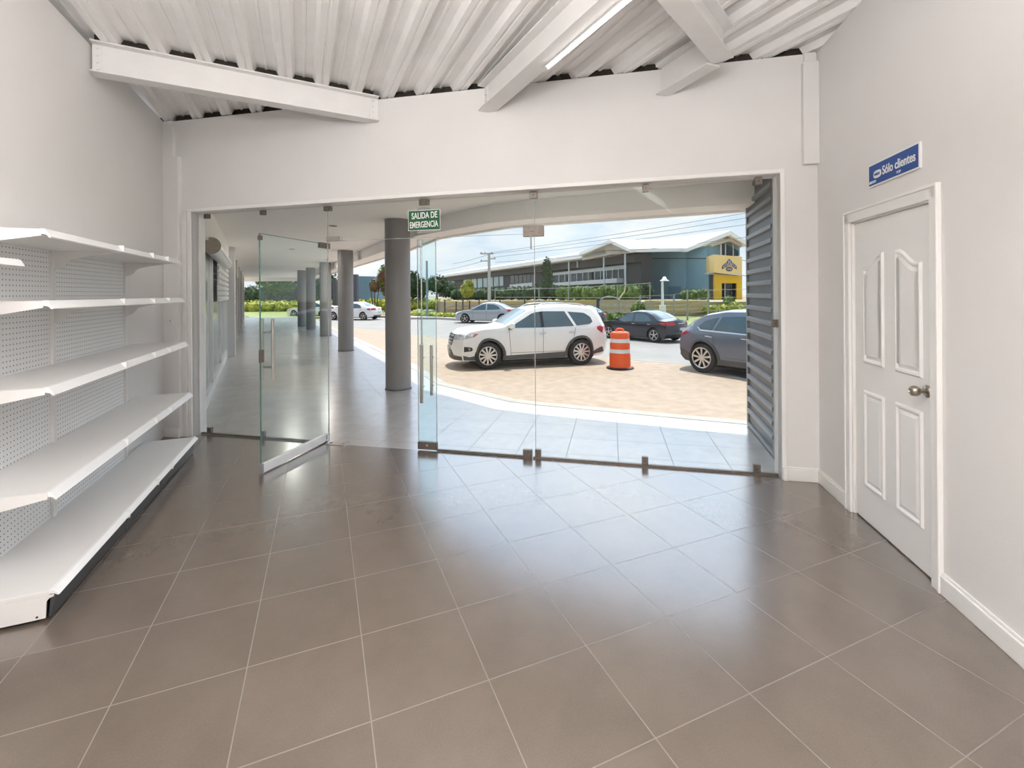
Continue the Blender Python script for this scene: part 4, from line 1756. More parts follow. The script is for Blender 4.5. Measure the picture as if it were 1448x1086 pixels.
    # roof rails, aerial
    for sd in (1, -1):
        m = MB()
        pts = []
        for x in np.linspace(-1.55, .05, 9):
            p = c.M(x, sd * .93, 1.0)
            zt = np.interp(-x, [-.2, .1, .6, 1.2, 1.75], [1.60, 1.665, 1.70, 1.69, 1.635])
            pts.append((x, sd * c.hw(x, zt) * .93, zt + (.035 if -1.5 < x < 0 else -.02)))
        m.tube(pts, .016, 8)
        m.build('roof_rail', CHROME, root, smooth=50)
    return c


suv_f, suv_r = fl(695, 521.5, G), fl(819, 515.5, G)
hd = (Vector(suv_f[:2]) - Vector(suv_r[:2])).normalized()
ctr = (Vector(suv_f[:2]) + Vector(suv_r[:2])) / 2 + Vector((-hd.y, hd.x)) * -.80
WHITE = paint('white_car_paint', (0.80, 0.80, 0.79, 1))
o = thing('suv', 'white sport utility car with grey cladding parked before the traffic drum', 'car', (ctr.x, ctr.y, G), heading(hd), 'parked cars')
build_suv(o, WHITE)


def build_coupe_suv(root, mat):
    L, W, H = 4.5, .92, 1.62
    top = [(2.18, .26), (2.24, .5), (2.22, .75), (2.10, .93), (1.6, 1.02), (1.0, 1.07), (.55, 1.32), (.15, 1.52), (-.3, 1.60), (-.8, 1.59), (-1.3, 1.50), (-1.75, 1.30), (-2.05, 1.10), (-2.17, 1.00), (-2.23, .80), (-2.25, .55), (-2.20, .36), (-2.08, .26), (-1.9, .26)]
    c = Car(L, W, H, (1.36, -1.34), .375, top, 1.03, 1.60, mat, roofk=.74, arch=1.17, sill=.25)
    c.body(root)
    c.liners(root)
    c.wheels(root, 9, .70)
    z0 = 1.05
    c.end('windshield', [(-.86, 1.10), (.86, 1.10), (.84, 1.50), (-.84, 1.50)], .004, CARGLASS, root, 1)
    c.end('rear_window', [(-.80, 1.14), (.80, 1.14), (.78, 1.48), (-.78, 1.48)], .004, CARGLASS, root, -1)
    c.side('front_door_window', [(.78, z0), (.36, 1.34), (.06, 1.49), (-.10, 1.505), (-.12, z0 - .01)], .004, CARGLASS, root)
    c.side('rear_door_window', [(-.22, z0), (-.20, 1.51), (-.86, 1.475), (-1.02, z0 + .05)], .004, CARGLASS, root)
    c.side('quarter_window', [(-1.08, z0 + .06), (-.93, 1.465), (-1.30, 1.36), (-1.48, 1.20), (-1.36, 1.13)], .004, CARGLASS, root)
    c.side('pillar_trim', [(-.12, z0 - .01), (-.10, 1.51), (-.20, 1.515), (-.22, z0)], .003, BLACKTRIM, root)
    c.side('window_strip', [(.80, z0 - .03), (.80, z0), (-1.40, 1.13), (-1.48, 1.20), (-1.52, 1.18), (-1.40, 1.09)], .006, CHROME, root)
    for xa in c.ax:
        c.side('arch_cladding', c.arch_ring(xa, .06), .014, CLAD, root, depth=.05)
    c.side('sill_cladding', [(c.ax[0] - .42, .255), (c.ax[0] - .46, .40), (c.ax[1] + .46, .40), (c.ax[1] + .42, .255)], .012, CLAD, root)
    c.side('rear_bumper_cladding', [(-1.80, .28), (-1.80, .46), (-2.22, .58), (-2.24, .42), (-2.10, .28)], .010, CLAD, root)
    for sd in (1, -1):
        c.side('tail_lamp', [(-2.17, .93), (-1.92, 1.02), (-1.80, 1.06), (-2.05, 1.07), (-2.16, 1.00)], .008, LAMPR, root, (sd,))
        c.end('tail_lamp_rear', [(sd * .35, .92), (sd * .99, .90), (sd * .97, 1.0), (sd * .4, .99)], .006, LAMPR, root, -1)
        for xa in (-.20, -1.12):
            p = c.M(xa, sd, .92, .02)
            m = MB()
            m.tube([(xa + .10, p.y, .915), (xa - .09, p.y, .93)], .015, 8)
            m.build('door_handle', CHROME, root, smooth=50)
        p = c.M(.74, sd, 1.08)
        m = MB()
        m.lathe([(0, -.10), (.06, -.09), (.085, -.02), (.07, .07), (0, .075)], 14, 'y', (p.x, p.y + sd * .12, 1.12))
        m.build('mirror', c.mat, root, smooth=50)
    for pts in (((-.165, .40), (-.165, 1.04)), ((-.96, .72), (-1.10, 1.04)), ((.76, .40), (.80, 1.04)), ((.60, .46), (-.75, .46))):
        (x0, za), (x1, zb2) = pts
        c.side('door_joint', strip(x0, za, x1, zb2, .010), .0025, CLAD, root, depth=.004)
    c.side('fuel_flap', [(-1.55, .86), (-1.72, .87), (-1.72, .98), (-1.55, .97)], .003, c.mat, root, (-1,), depth=.004)
    return c


g0 = fl(995, 526.5, G)
hd = Vector((.56, -.83)).normalized()
ctr = Vector(g0[:2]) + hd * 1.34 + Vector((-hd.y, hd.x)) * .80
BLUEG = paint('blue_grey_paint', (0.125, 0.150, 0.195, 1), .35, .32)
o = thing('suv', 'blue grey sloping roof utility car half hidden by the grey shutter', 'car', (ctr.x, ctr.y, G), heading(hd), 'parked cars')
build_coupe_suv(o, BLUEG)


def build_sedan(root, mat, detail=1, spokes=5):
    L, W, H = 4.55, .90, 1.45
    top = [(2.2, .22), (2.27, .42), (2.24, .60), (2.12, .74), (1.6, .86), (.98, .94), (.50, 1.20), (.12, 1.39), (-.25, 1.45), (-.75, 1.43), (-1.15, 1.32), (-1.62, 1.07), (-1.80, 1.03), (-2.18, 1.01), (-2.23, .92), (-2.28, .62), (-2.25, .40), (-2.12, .24), (-1.9, .22)]
    c = Car(L, W, H, (1.34, -1.36), .33, top, .93, 1.45, mat, roofk=.72, arch=1.16, sill=.22)
    c.body(root)
    c.liners(root)
    c.wheels(root, spokes, .70)
    z0 = .955
    c.end('windshield', [(-.86, .98), (.86, .98), (.84, 1.37), (-.84, 1.37)], .004, CARGLASS, root, 1)
    c.end('rear_window', [(-.80, 1.085), (.80, 1.085), (.76, 1.38), (-.76, 1.38)], .004, CARGLASS, root, -1)
    c.side('front_door_window', [(.76, z0 - .01), (.40, 1.22), (.10, 1.345), (-.16, 1.375), (-.18, z0)], .004, CARGLASS, root)
    c.side('rear_door_window', [(-.26, z0), (-.24, 1.375), (-.72, 1.345), (-1.02, 1.23), (-1.22, z0 + .06), (-1.0, z0 + .03)], .004, CARGLASS, root)
    for sd in (1, -1):
        c.side('tail_lamp', [(-2.20, .80), (-1.86, .86), (-1.82, .95), (-2.14, .99), (-2.22, .92)], .008, LAMPR, root, (sd,))
        c.end('tail_lamp_rear', [(sd * .50, .80), (sd * .99, .80), (sd * .98, .96), (sd * .55, .95)], .006, LAMPR, root, -1)
        c.side('headlamp', [(2.22, .58), (1.75, .70), (1.70, .77), (2.12, .73), (2.22, .62)], .006, LAMPC, root, (sd,))
        if detail:
            for xa in (-.24, -1.12):
                p = c.M(xa, sd, .82, .02)
                m = MB()
                m.tube([(xa + .09, p.y, .815), (xa - .08, p.y, .82)], .013, 8)
                m.build('door_handle', CHROME, root, smooth=50)
            p = c.M(.76, sd, .97)
            m = MB()
            m.lathe([(0, -.09), (.05, -.085), (.07, -.02), (.06, .06), (0, .065)], 12, 'y', (p.x, p.y + sd * .11, 1.0))
            m.build('mirror', c.mat, root, smooth=50)
            for pts in (((-.21, .30), (-.21, .95)), ((-1.0, .58), (-1.15, .95)), ((.72, .30), (.78, .95))):
                (x0, za), (x1, zb2) = pts
                c.side('door_joint', strip(x0, za, x1, zb2, .010), .0025, BLACKTRIM, root, (sd,), depth=.004)
    c.end('rear_plate', [(-.24, .56), (.24, .56), (.24, .67), (-.24, .67)], .03, PLATE, root, -1)
    c.end('boot_chrome', [(-.3, .86), (.3, .86), (.3, .885), (-.3, .885)], .01, CHROME, root, -1)
    c.end('rear_diffuser', [(-.7, .24), (.7, .24), (.72, .38), (-.72, .38)], .01, BLACKTRIM, root, -1)
    return c


NAVY = paint('dark_navy_paint', (0.010, 0.014, 0.024, 1), .2, .3)
BLACKP = paint('black_car_paint', (0.012, 0.013, 0.016, 1), .2, .3)
SILVER = paint('silver_paint', (0.40, 0.43, 0.47, 1), .5, .35)
PEARL = paint('pearl_white_paint', (0.78, 0.78, 0.78, 1))
DARKG = paint('dark_grey_paint', (0.05, 0.06, 0.075, 1), .3, .35)

w0 = fl(926, 484, G)
hd = Vector((-.60, .80)).normalized()
lft = Vector((-hd.y, hd.x))
ctr = Vector(w0[:2]) + hd * 1.36 * .88 - lft * .78 * .88
sed = thing('sedan', 'dark navy sedan parked by the verge behind the traffic drum', 'car', (ctr.x, ctr.y, G), heading(hd), 'parked cars')
sed.scale = (.88, .88, .88)
build_sedan(sed, NAVY)
p = at(851, 472, 25.5)
o = thing('sedan', 'black sedan seen from behind between white car and navy sedan', 'car', (p.x - 1.0, p.y + 1.9, G), heading((-.40, .92)), 'parked cars')
o.scale = (.9, .9, .9)
build_sedan(o, BLACKP)
p = fl(688, 457, G)
o = thing('sedan', 'silver sedan passing behind the bonnet of the white car', 'car', (p.x, p.y + .6, G), heading((-.97, .24)), 'parked cars')
build_sedan(o, SILVER)
p = fl(512, 452.5, G)
o = thing('sedan', 'white sedan between the first and second grey columns', 'car', (p.x - .9, p.y + .8, G), heading((-.97, .24)), 'parked cars')
build_sedan(o, PEARL)
p = fl(437, 449, G)
o = thing('sedan', 'white sedan showing its bonnet behind the last grey columns', 'car', (p.x, p.y + .8, G), heading((-.99, .10)), 'parked cars')
build_sedan(o, PEARL)
# ------------------------------------------------------------------ traffic drum
ORANGE = principled('drum_orange', (0.80, 0.105, 0.018, 1), 0.5, vary=0.05, vscale=4)
REFL = principled('reflective_white', (0.70, 0.70, 0.73, 1), 0.4, vary=0.08, vscale=40)
p = fl(880, 523, G)
dr = thing('traffic_drum', 'orange traffic drum with two white bands standing on the forecourt', 'traffic drum', (p.x, p.y + .25, G), 0)
k = 1.0
m = MB()
m.lathe([(.30, .045), (.275, .07), (.275, .40), (.262, .41), (.262, .68), (.25, .69), (.25, .93), (.235, .965), (.16, .985), (0, .985)], 40)
m.build('drum_shell', ORANGE, dr, smooth=30)
for z, r in ((.425, .265), (.70, .253)):
    m = MB()
    m.lathe([(r - .01, z), (r, z), (r, z + .10), (r - .01, z + .10)], 40)
    m.build('reflective_band', REFL, dr, smooth=30)
m = MB()
m.lathe([(.36, 0), (.36, .03), (.31, .05), (0, .05)], 40)
m.build('rubber_base', RUBBER, dr, smooth=30)
m = MB()
m.tube([(-.10, 0, .975), (-.09, 0, 1.03), (-.05, 0, 1.055), (.05, 0, 1.055), (.09, 0, 1.03), (.10, 0, .975)], .026, 8)
m.build('carry_handle', ORANGE, dr, smooth=50)

# ------------------------------------------------------------------ plants
def leaf_cards(m, pts, size):
    for p in pts:
        s = size * rng.uniform(.6, 1.3)
        a = Vector(rng.normal(size=3)).normalized()
        b = a.orthogonal().normalized()
        c = a.cross(b)
        p = Vector(p)
        m.add([p - b * s, p + c * s * .45, p + b * s, p - c * s * .45], [(0, 1, 2, 3)])


def ellipsoid_pts(n, c, r, shell=.6):
    d = rng.normal(size=(n, 3))
    d /= np.linalg.norm(d, axis=1)[:, None]
    rad = rng.uniform(shell, 1.05, n) ** .7
    return np.array(c) + d * rad[:, None] * np.array(r)


def core(m, c, r, n=10, jag=.12):
    vs, fs = [], []
    for i in range(n + 1):
        for k in range(2 * n):
            t, a = PI * i / n, PI * k / n
            q = 1 + rng.uniform(-jag, jag)
            vs.append((c[0] + r[0] * q * math.sin(t) * math.cos(a), c[1] + r[1] * q * math.sin(t) * math.sin(a), c[2] + r[2] * q * math.cos(t)))
    for i in range(n):
        for k in range(2 * n):
            k2 = (k + 1) % (2 * n)
            fs.append((i * 2 * n + k, (i + 1) * 2 * n + k, (i + 1) * 2 * n + k2, i * 2 * n + k2))
    m.add(vs, fs)


YG = leaf_mat('leaf_yellow_green', (0.16, 0.22, 0.02, 1), (0.46, 0.44, 0.06, 1))
MG = leaf_mat('leaf_mid_green', (0.045, 0.10, 0.015, 1), (0.16, 0.24, 0.04, 1))
DG = leaf_mat('leaf_dark_green', (0.012, 0.035, 0.010, 1), (0.05, 0.095, 0.025, 1))
REDL = leaf_mat('leaf_red', (0.16, 0.035, 0.04, 1), (0.16, 0.13, 0.04, 1))
BARK = principled('bark', (0.09, 0.065, 0.045, 1), 0.9, vary=0.3, vscale=12, bump=.5, bscale=20)


def hedge(name, label, pxs, Y, lo_py, hi_py, mat, depth=1.2, cat='hedge', group='hedges along the street', n=900, size=.13):
    """a clipped hedge between two picture columns at distance Y (at its near end Y[0], far end Y[1])"""
    a0, a1 = at(pxs[0], lo_py[0], Y[0]), at(pxs[1], lo_py[1], Y[1])
    b0, b1 = at(pxs[0], hi_py[0], Y[0]), at(pxs[1], hi_py[1], Y[1])
    o = thing(name, label, cat, (a0.x, a0.y, a0.z), 0, group)
    m = MB(lambda x, y, z: (x - a0.x, y - a0.y, z - a0.z))
    k = max(3, int((a1 - a0).length / (depth * .9)))
    for i in range(k):
        u = (i + .5) / k
        lo, hi = a0.lerp(a1, u), b0.lerp(b1, u)
        h = max(.2, hi.z - lo.z) * rng.uniform(.92, 1.06)
        c = (lo.x, lo.y + depth * .5, lo.z + h * .48)
        r = ((a1 - a0).length / k * .75, depth * .55, h * .52)
        core(m, c, tuple(q * .9 for q in r), 6)
        leaf_cards(m, ellipsoid_pts(n // k, c, r, .8), size)
    m.build('hedge_leaves', mat, o)
    return o


def tree(name, label, px, base_py, Y, crowns, trunk_r, mat, group='trees beyond the car park', n=900, size=.16, cat='tree', stems=1):
    b = at(px, base_py, Y)
    o = thing(name, label, cat, tuple(b), 0, group)
    m = MB()
    for k in range(stems):
        dx = (k - (stems - 1) / 2) * .5
        m.tube([(dx * .3, 0, 0), (dx * .6, 0, crowns[0][2] * .5), (dx, .05, crowns[0][2])], [trunk_r, trunk_r * .8, trunk_r * .5], 8)
    m.each('trunk', BARK, o, smooth=60)
    m = MB()
    for (cx_, cy_, cz_, rx_, ry_, rz_) in crowns:
        core(m, (cx_, cy_, cz_), (rx_ * .72, ry_ * .72, rz_ * .72), 7, .2)
        leaf_cards(m, ellipsoid_pts(n // len(crowns), (cx_, cy_, cz_), (rx_, ry_, rz_), .6), size)
    m.build('crown', mat, o)
    return o


# left, at the end of the arcade
flat([tuple(fl(355, 452, G)[:2]), tuple(fl(480, 450, G)[:2]), tuple(fl(560, 446, G)[:2]), tuple(fl(560, 441, G)[:2]), tuple(fl(330, 441, G)[:2])], G + .14, 'grass_strip', GRASS, .15)
hedge('hedge', 'dark green tree belt far behind the yellow hedge at the arcade end', (300, 520), (74, 74), (436, 436), (402, 400), DG, 2.5, n=3200, size=.2)
hedge('hedge', 'yellow green clipped hedge behind the white cars at the arcade end', (330, 478), (52, 52), (446, 446), (424, 424), YG, 1.6, n=2200)
tree('tree', 'dark crowned tree over the yellow hedge beyond the open glass door', 392, 446, 56, [(0, 0, 3.6, 2.2, 1.8, .9), (-1.0, 0, 4.4, 1.8, 1.4, .8), (.6, 0, 4.6, 1.6, 1.3, .7)], .16, MG, n=2600)
tree('tree', 'tall dark green trees behind the last two columns', 436, 446, 60, [(0, 0, 3.2, 3.4, 1.5, 2.4), (2.2, 0, 3.6, 2.6, 1.5, 2.3)], .2, DG, n=2600)
tree('tree', 'dark leafy tree between the second and third grey columns', 468, 446, 62, [(0, 0, 2.9, 2.0, 1.2, 2.0)], .15, DG, n=1200)
# middle left
hedge('hedge', 'yellow green low hedge behind the white sedan between the columns', (498, 660), (48, 50), (441, 436), (421, 424), YG, 1.4, n=2600)
tree('tree', 'slender tree with red leaves between the first two columns', 530, 436, 46, [(0, 0, 2.3, .55, .5, .7), (.9, 0, 3.2, .5, .5, .6), (1.2, 0, 1.9, .55, .5, .7)], .06, REDL, n=800, size=.14, stems=3)
tree('tree', 'green tree between the red leaved tree and the first column', 546, 434, 52, [(0, 0, 3.2, 1.0, .9, 1.7)], .12, MG, n=900)
tree('tree', 'dark tree between the first grey column and the glass door handle', 584, 436, 50, [(0, 0, 2.6, .9, .8, 1.6), (.9, 0, 2.1, .9, .8, 1.3)], .12, DG, n=1100)
tree('tree', 'broad dark green tree at the far end of the long roofed building', 618, 430, 70, [(0, 0, 3.0, 2.0, 1.2, 1.5), (1.8, 0, 2.2, 1.6, 1.2, 1.3)], .15, DG, n=1300)
tree('tree', 'small bright yellow tree in front of the long building by the utility pole', 661, 432, 44, [(0, 0, 1.5, .70, .65, .75), (.2, 0, 2.0, .45, .4, .45)], .05, YG, n=1100, size=.11)
hedge('hedge', 'low bushy green hedge on the planter kerb across the road', (578, 652), (40, 36), (449, 451), (439, 443), YG, .9, n=1100, size=.10)
hedge('hedge', 'dark ivy hedge along the foot of the long roofed building', (640, 790), (56, 46), (424, 424), (409, 402), DG, 1.2, n=2400)
hedge('hedge', 'green hedge with yellow tops before the row of office windows', (790, 905), (45, 40), (424, 425), (404, 402), MG, 1.0, n=2200)
tree('tree', 'dark conical tree against the window row of the long building', 774, 422, 47, [(0, 0, 1.6, .75, .6, 1.5), (0, 0, 3.0, .5, .4, 1.3)], .08, DG, n=900, size=.12)
hedge('hedge', 'rounded green hedge at the foot of the teal building', (968, 1004), (45, 43), (424, 424), (408, 407), MG, 1.0, n=900)
hedge('hedge', 'tall ivy hedge under the dark grey end wall of the long building', (888, 922), (46, 47), (424, 424), (400, 400), DG, 1.0, n=900)
hedge('hedge', 'bright yellow green hedge before the yellow shop entrance', (1003, 1056), (34, 32), (444, 446), (431, 428), YG, 1.2, n=1300, size=.11)
tree('shrub', 'small green shrub with a pink flower on top of the yellow hedge', 1031, 440, 34, [(0, 0, .7, .42, .4, .45)], .03, MG, n=350, size=.10, cat='shrub', group='shrubs on the verge')
hedge('hedge', 'rough green hedge behind the black sedan under the arched gate', (842, 880), (31, 30), (456, 456), (443, 442), MG, .9, n=800, size=.10)
tree('shrub', 'round green bush between arched gate and ochre banded wall', 903, 449, 31, [(0, 0, .55, .5, .4, .5)], .03, MG, n=350, size=.10, cat='shrub', group='shrubs on the verge')

# ------------------------------------------------------------------ long building with the white roof
ROOFW = principled('white_roof_sheet', (0.80, 0.81, 0.82, 1), 0.5, vary=0.03)
EAVE = principled('tan_roof_lining', (0.42, 0.37, 0.32, 1), 0.7, vary=0.05)
DWALL = principled('dark_grey_wall', (0.065, 0.065, 0.07, 1), 0.7, vary=0.08, vscale=.6)
FASCIA = principled('grey_fascia', (0.06, 0.06, 0.06, 1), 0.6, vary=0.08)
WINDARK = principled('office_glass', (0.012, 0.018, 0.014, 1), 0.06, spec=.5, vary=0.3, vscale=.5)
WINPALE = principled('pale_office_glass', (0.30, 0.42, 0.46, 1), 0.1, vary=0.15, vscale=.5)
WBAND = principled('white_band', (0.55, 0.60, 0.64, 1), 0.5, vary=0.03)
BA, BB = Vector((14.2, 50.0)), Vector((-21.0, 130.0))
fB = frame2(BA, BB - BA)              # s away from the near right end; o > 0 is towards ... the left of that direction


def sB(px, py=400):
    p = onp(px, py, BA, BB)
    return (Vector(p[:2]) - BA).dot((BB - BA).normalized())


def zB(px, py):
    return onp(px, py, BA, BB).z


bd = thing('office_building', 'long dark office building with a white sweeping roof beyond the fence', 'building', (BA.x, BA.y, .3))
f = sub(fB, bd.location)
SIDE = 1.0 if Vector(fB(0, 1, 0)[:2]).length < Vector(fB(0, -1, 0)[:2]).length else -1.0    # towards the camera
LB_ = (BB - BA).length
zE = zB(905, 356)                     # underside of the eave


def bbox(m, s0, s1, o0, o1, z0, z1):
    a, b = sorted((o0 * SIDE, o1 * SIDE))
    m.box(s0, s1, a, b, z0, z1)


m = MB(f)
bbox(m, 0, LB_, -1.5, 0, -1.0, zE)
m.build('wall', DWALL, bd)
# roof: a long slab rising slightly from the eave to the ridge
m = MB(f)
ov = 2.4
ze0, ze1 = zB(850, 352), zB(620, 390)
for (s0, s1) in ((3.2, LB_ + 4),):
    m.hexa([(s0, SIDE * ov, zE - .1), (s1, SIDE * ov, zE - .1), (s1, -SIDE * 9, zE + 2.0), (s0, -SIDE * 9, zE + 2.0)],
           [(s0, SIDE * ov, zE + .38), (s1, SIDE * ov, zE + .38), (s1, -SIDE * 9, zE + 2.5), (s0, -SIDE * 9, zE + 2.5)])
m.build('roof', ROOFW, bd)
m = MB(f)
bbox(m, 3.2, LB_ + 3, -.1, ov - .15, zE - .28, zE - .12)
m.build('roof_lining', EAVE, bd)
m = MB(f)
bbox(m, 0, LB_ + 2, -.1, .9, zE - 1.15, zE - .30)
m.build('fascia', FASCIA, bd)
# gabled canopy at the near end
g0_, g1_, g2_ = sB(846), sB(893), sB(922)
pa_ = [(g0_, zB(846, 361)), ((g0_ + g1_) / 2, zB(872, 352)), (g1_, zB(893, 343)), (g2_, zB(921, 356))]
m = MB(f)
for (s0, z0), (s1, z1) in zip(pa_[:-1], pa_[1:]):
    m.hexa([(s0, SIDE * (ov + .5), z0 - .15), (s1, SIDE * (ov + .5), z1 - .15), (s1, -SIDE * 8, z1 + .3), (s0, -SIDE * 8, z0 + .3)],
           [(s0, SIDE * (ov + .5), z0 + .22), (s1, SIDE * (ov + .5), z1 + .22), (s1, -SIDE * 8, z1 + .7), (s0, -SIDE * 8, z0 + .7)])
m.build('canopy_roof', ROOFW, bd)
m = MB(f)
m.prism([(s, SIDE * ov, z - .16) for s, z in pa_] + [(pa_[-1][0], SIDE * ov, zE - .05), (pa_[0][0], SIDE * ov, zE - .45)], (0, -SIDE * .15, 0))
m.build('canopy_gable', EAVE, bd)


def quadB(m, px0, px1, lo, hi, o0=.02, o1=.10):
    """box on the facade between picture columns; lo/hi: rows at both ends"""
    a, b = sB(px0), sB(px1)
    o0, o1 = o0 * SIDE, o1 * SIDE
    z = [zB(px0, lo[0]), zB(px1, lo[1]), zB(px1, hi[1]), zB(px0, hi[0])]
    m.hexa([(a, o0, z[0]), (b, o0, z[1]), (b, o1, z[1]), (a, o1, z[0])], [(a, o0, z[3]), (b, o0, z[2]), (b, o1, z[2]), (a, o1, z[3])])


xs_w = list(np.linspace(783, 884, 13))
yt = lambda x: 389.5 - (x - 783) * .095
yb = lambda x: 401.5 - (x - 783) * .075
for a, b in zip(xs_w[:-1], xs_w[1:]):
    m = MB(f)
    quadB(m, a + .3, b - .3, (yb(a), yb(b)), (yt(a) - .8, yt(b) - .8), .0, .05)
    w = m.build('window', WINDARK, bd)
    m = MB(f)
    quadB(m, a - .4, a + .4, (yb(a), yb(a)), (yt(a), yt(a)), .0, .12)
    m.build('mullion', WBAND, w)
m = MB(f)
quadB(m, 783, 886, (389.5, 380), (386, 374.5), .0, .14)
m.build('window_head', WBAND, bd)
m = MB(f)
quadB(m, 787, 882, (404.5, 400), (400.5, 393.5), .0, 1.0)
m.build('balcony_band', WBAND, bd)
m = MB(f)
quadB(m, 725, 757, (407, 405), (402.5, 399.5), .0, .6)
m.build('balcony_band', WBAND, bd)
xs_w = list(np.linspace(722, 757, 7))
for a, b in zip(xs_w[:-1], xs_w[1:]):
    m = MB(f)
    quadB(m, a + .4, b - .4, (401.5, 400.5), (390 - (a - 722) * .06, 390 - (b - 722) * .06), .0, .05)
    m.build('window', WINDARK, bd)
m = MB(f)
quadB(m, 655, 712, (409, 404), (393.5, 388.5), .0, .05)
m.build('glass_wall', WINPALE, bd)
m = MB(f)
for x in (655, 667, 675, 683, 690, 698, 706):
    quadB(m, x - .4, x + .4, (409, 408), (393 - (x - 655) * .085, 393 - (x - 655) * .085), .0, .12)
m.build('glass_wall_mullions', DWALL, bd)
m = MB(f)
quadB(m, 618, 642, (403, 402), (393.5, 392), .0, .05)
m.build('glass_wall', WINPALE, bd)
for x, y0 in ((904, 425), (788, 423), (822, 424), (873, 424)):
    s = sB(x)
    m = MB(f)
    m.tube([(s, SIDE * 1.9, -.3), (s, SIDE * 1.9, zE - .15)], .10, 8)
    m.build('roof_post', WBAND, bd, smooth=50)
# lamp under the eave
m = MB(f)
s = sB(826)
m.tube([(s, SIDE * 1.0, zE - .2), (s, SIDE * 1.0, zE - 1.1)], .12, 8)
m.build('eave_lamp', WBAND, bd)

# ------------------------------------------------------------------ teal building with the yellow shop front
TEAL = principled('teal_cladding', (0.235, 0.42, 0.53, 1), 0.55, vary=0.05, vscale=.8)
YEL = principled('yellow_render', (0.74, 0.46, 0.015, 1), 0.7, vary=0.06, vscale=.6)
YEL2 = principled('pale_yellow_board', (0.82, 0.60, 0.25, 1), 0.6, vary=0.04, vscale=.6)
tb = thing('teal_building', 'teal clad building with white pitched roof and yellow shop front', 'building', (22.0, 50.0, .3))
TO = tb.location


def wpoly(m, pts, back):
    """pts: world points; thickened by vector back; stored relative to the thing"""
    m.prism([Vector(p) - TO for p in pts], back)


WA = (at(921, 425, 55), at(946, 425.5, 52.6), at(970, 426, 51), at(1003, 426, 47.5))
tops = (352.5, 349.5, 354, 343)
for i in range(3):
    a, b = WA[i], WA[i + 1]
    m = MB()
    ya, yb_ = a.y, b.y
    pxs = ((921, 946, 970, 1003)[i], (921, 946, 970, 1003)[i + 1])
    ta, tb_ = at(pxs[0], tops[i], ya), at(pxs[1], tops[i + 1] if i < 2 else 347, yb_)
    d = (b - a).normalized()
    wpoly(m, [a - Vector((0, 0, 1)), b - Vector((0, 0, 1)), tb_, ta], Vector((-d.y, d.x, 0)) * .3 if Vector((-d.y, d.x)).y > 0 else Vector((d.y, -d.x, 0)) * .3)
    m.build('teal_wall', TEAL, tb)
# horizontal panel joint
m = MB()
for i in range(3):
    a, b = WA[i], WA[i + 1]
    pxs = ((921, 946, 970, 1003)[i], (921, 946, 970, 1003)[i + 1])
    p, q = at(pxs[0], 366, a.y - .03), at(pxs[1], 366, b.y - .03)
    wpoly(m, [p, q, q + Vector((0, 0, .09)), p + Vector((0, 0, .09))], (0, .08, 0))
m.build('wall_joint', DWALL, tb)
m = MB()
p, q = at(945, 425, 52.6), at(963, 425, 51.35)
wpoly(m, [p - Vector((0, 0, .5)), q - Vector((0, 0, .5)), at(963, 405, 51.35), at(945, 405, 52.6)], (0, -.06, 0))
m.build('teal_door', principled('teal_door_paint', (0.15, 0.27, 0.34, 1), .5, vary=.03), tb)
# upper glazed part over the yellow front
m = MB()
wpoly(m, [at(1002, 362, 47.4), at(1046, 362, 47.2), at(1046, 350, 47.2), at(1032, 337, 47.3), at(1002, 347, 47.4)], (0, .3, 0))
m.build('gable_wall', principled('teal_light', (0.16, 0.30, 0.38, 1), .5, vary=.06), tb)
for (x0, x1, t0, t1) in ((1021.5, 1025, 344.5, 345.5), (1027, 1036, 345.5, 350), (1038, 1044, 351, 354.5)):
    m = MB()
    wpoly(m, [at(x0, 361.5, 47.1), at(x1, 361.5, 47.1), at(x1, t1, 47.1), at(x0, t0, 47.1)], (0, .12, 0))
    m.build('window', WINDARK, tb)
m = MB()
for (x0, x1) in ((1019, 1020.6), (1025.5, 1026.6), (1036.4, 1037.5)):
    wpoly(m, [at(x0, 361.8, 47.05), at(x1, 361.8, 47.05), at(x1, 345, 47.05), at(x0, 344, 47.05)], (0, .2, 0))
m.each('window_frame', WBAND, tb)
# roof: two pitches
m = MB()
pk, le, re_ = at(1032.5, 332, 45.6), at(970.5, 356.5, 49.2), at(1058.5, 348.5, 46.6)
bk = at(922, 346, 70) - at(1032.5, 332, 45.6)
pkb = at(925, 343.5, 62)
leb = at(919, 355.5, 57)
reb = re_ + (pkb - pk)
th = Vector((0, 0, .42))
m.hexa([le - TO, pk - TO, pkb - TO, leb - TO], [le - TO + th, pk - TO + th, pkb - TO + th, leb - TO + th])
m.hexa([pk - TO, re_ - TO, reb - TO, pkb - TO], [pk - TO + th, re_ - TO + th, reb - TO + th, pkb - TO + th])
m.build('roof', ROOFW, tb)
m = MB()
wpoly(m, [at(1006, 346.5, 46.6), at(1032.5, 336, 46.3), at(1049, 346, 46.6), at(1049, 349.5, 46.6), at(1032.5, 341, 46.4), at(1008, 348.5, 46.6)], (0, .5, 0))
m.build('roof_lining', EAVE, tb)
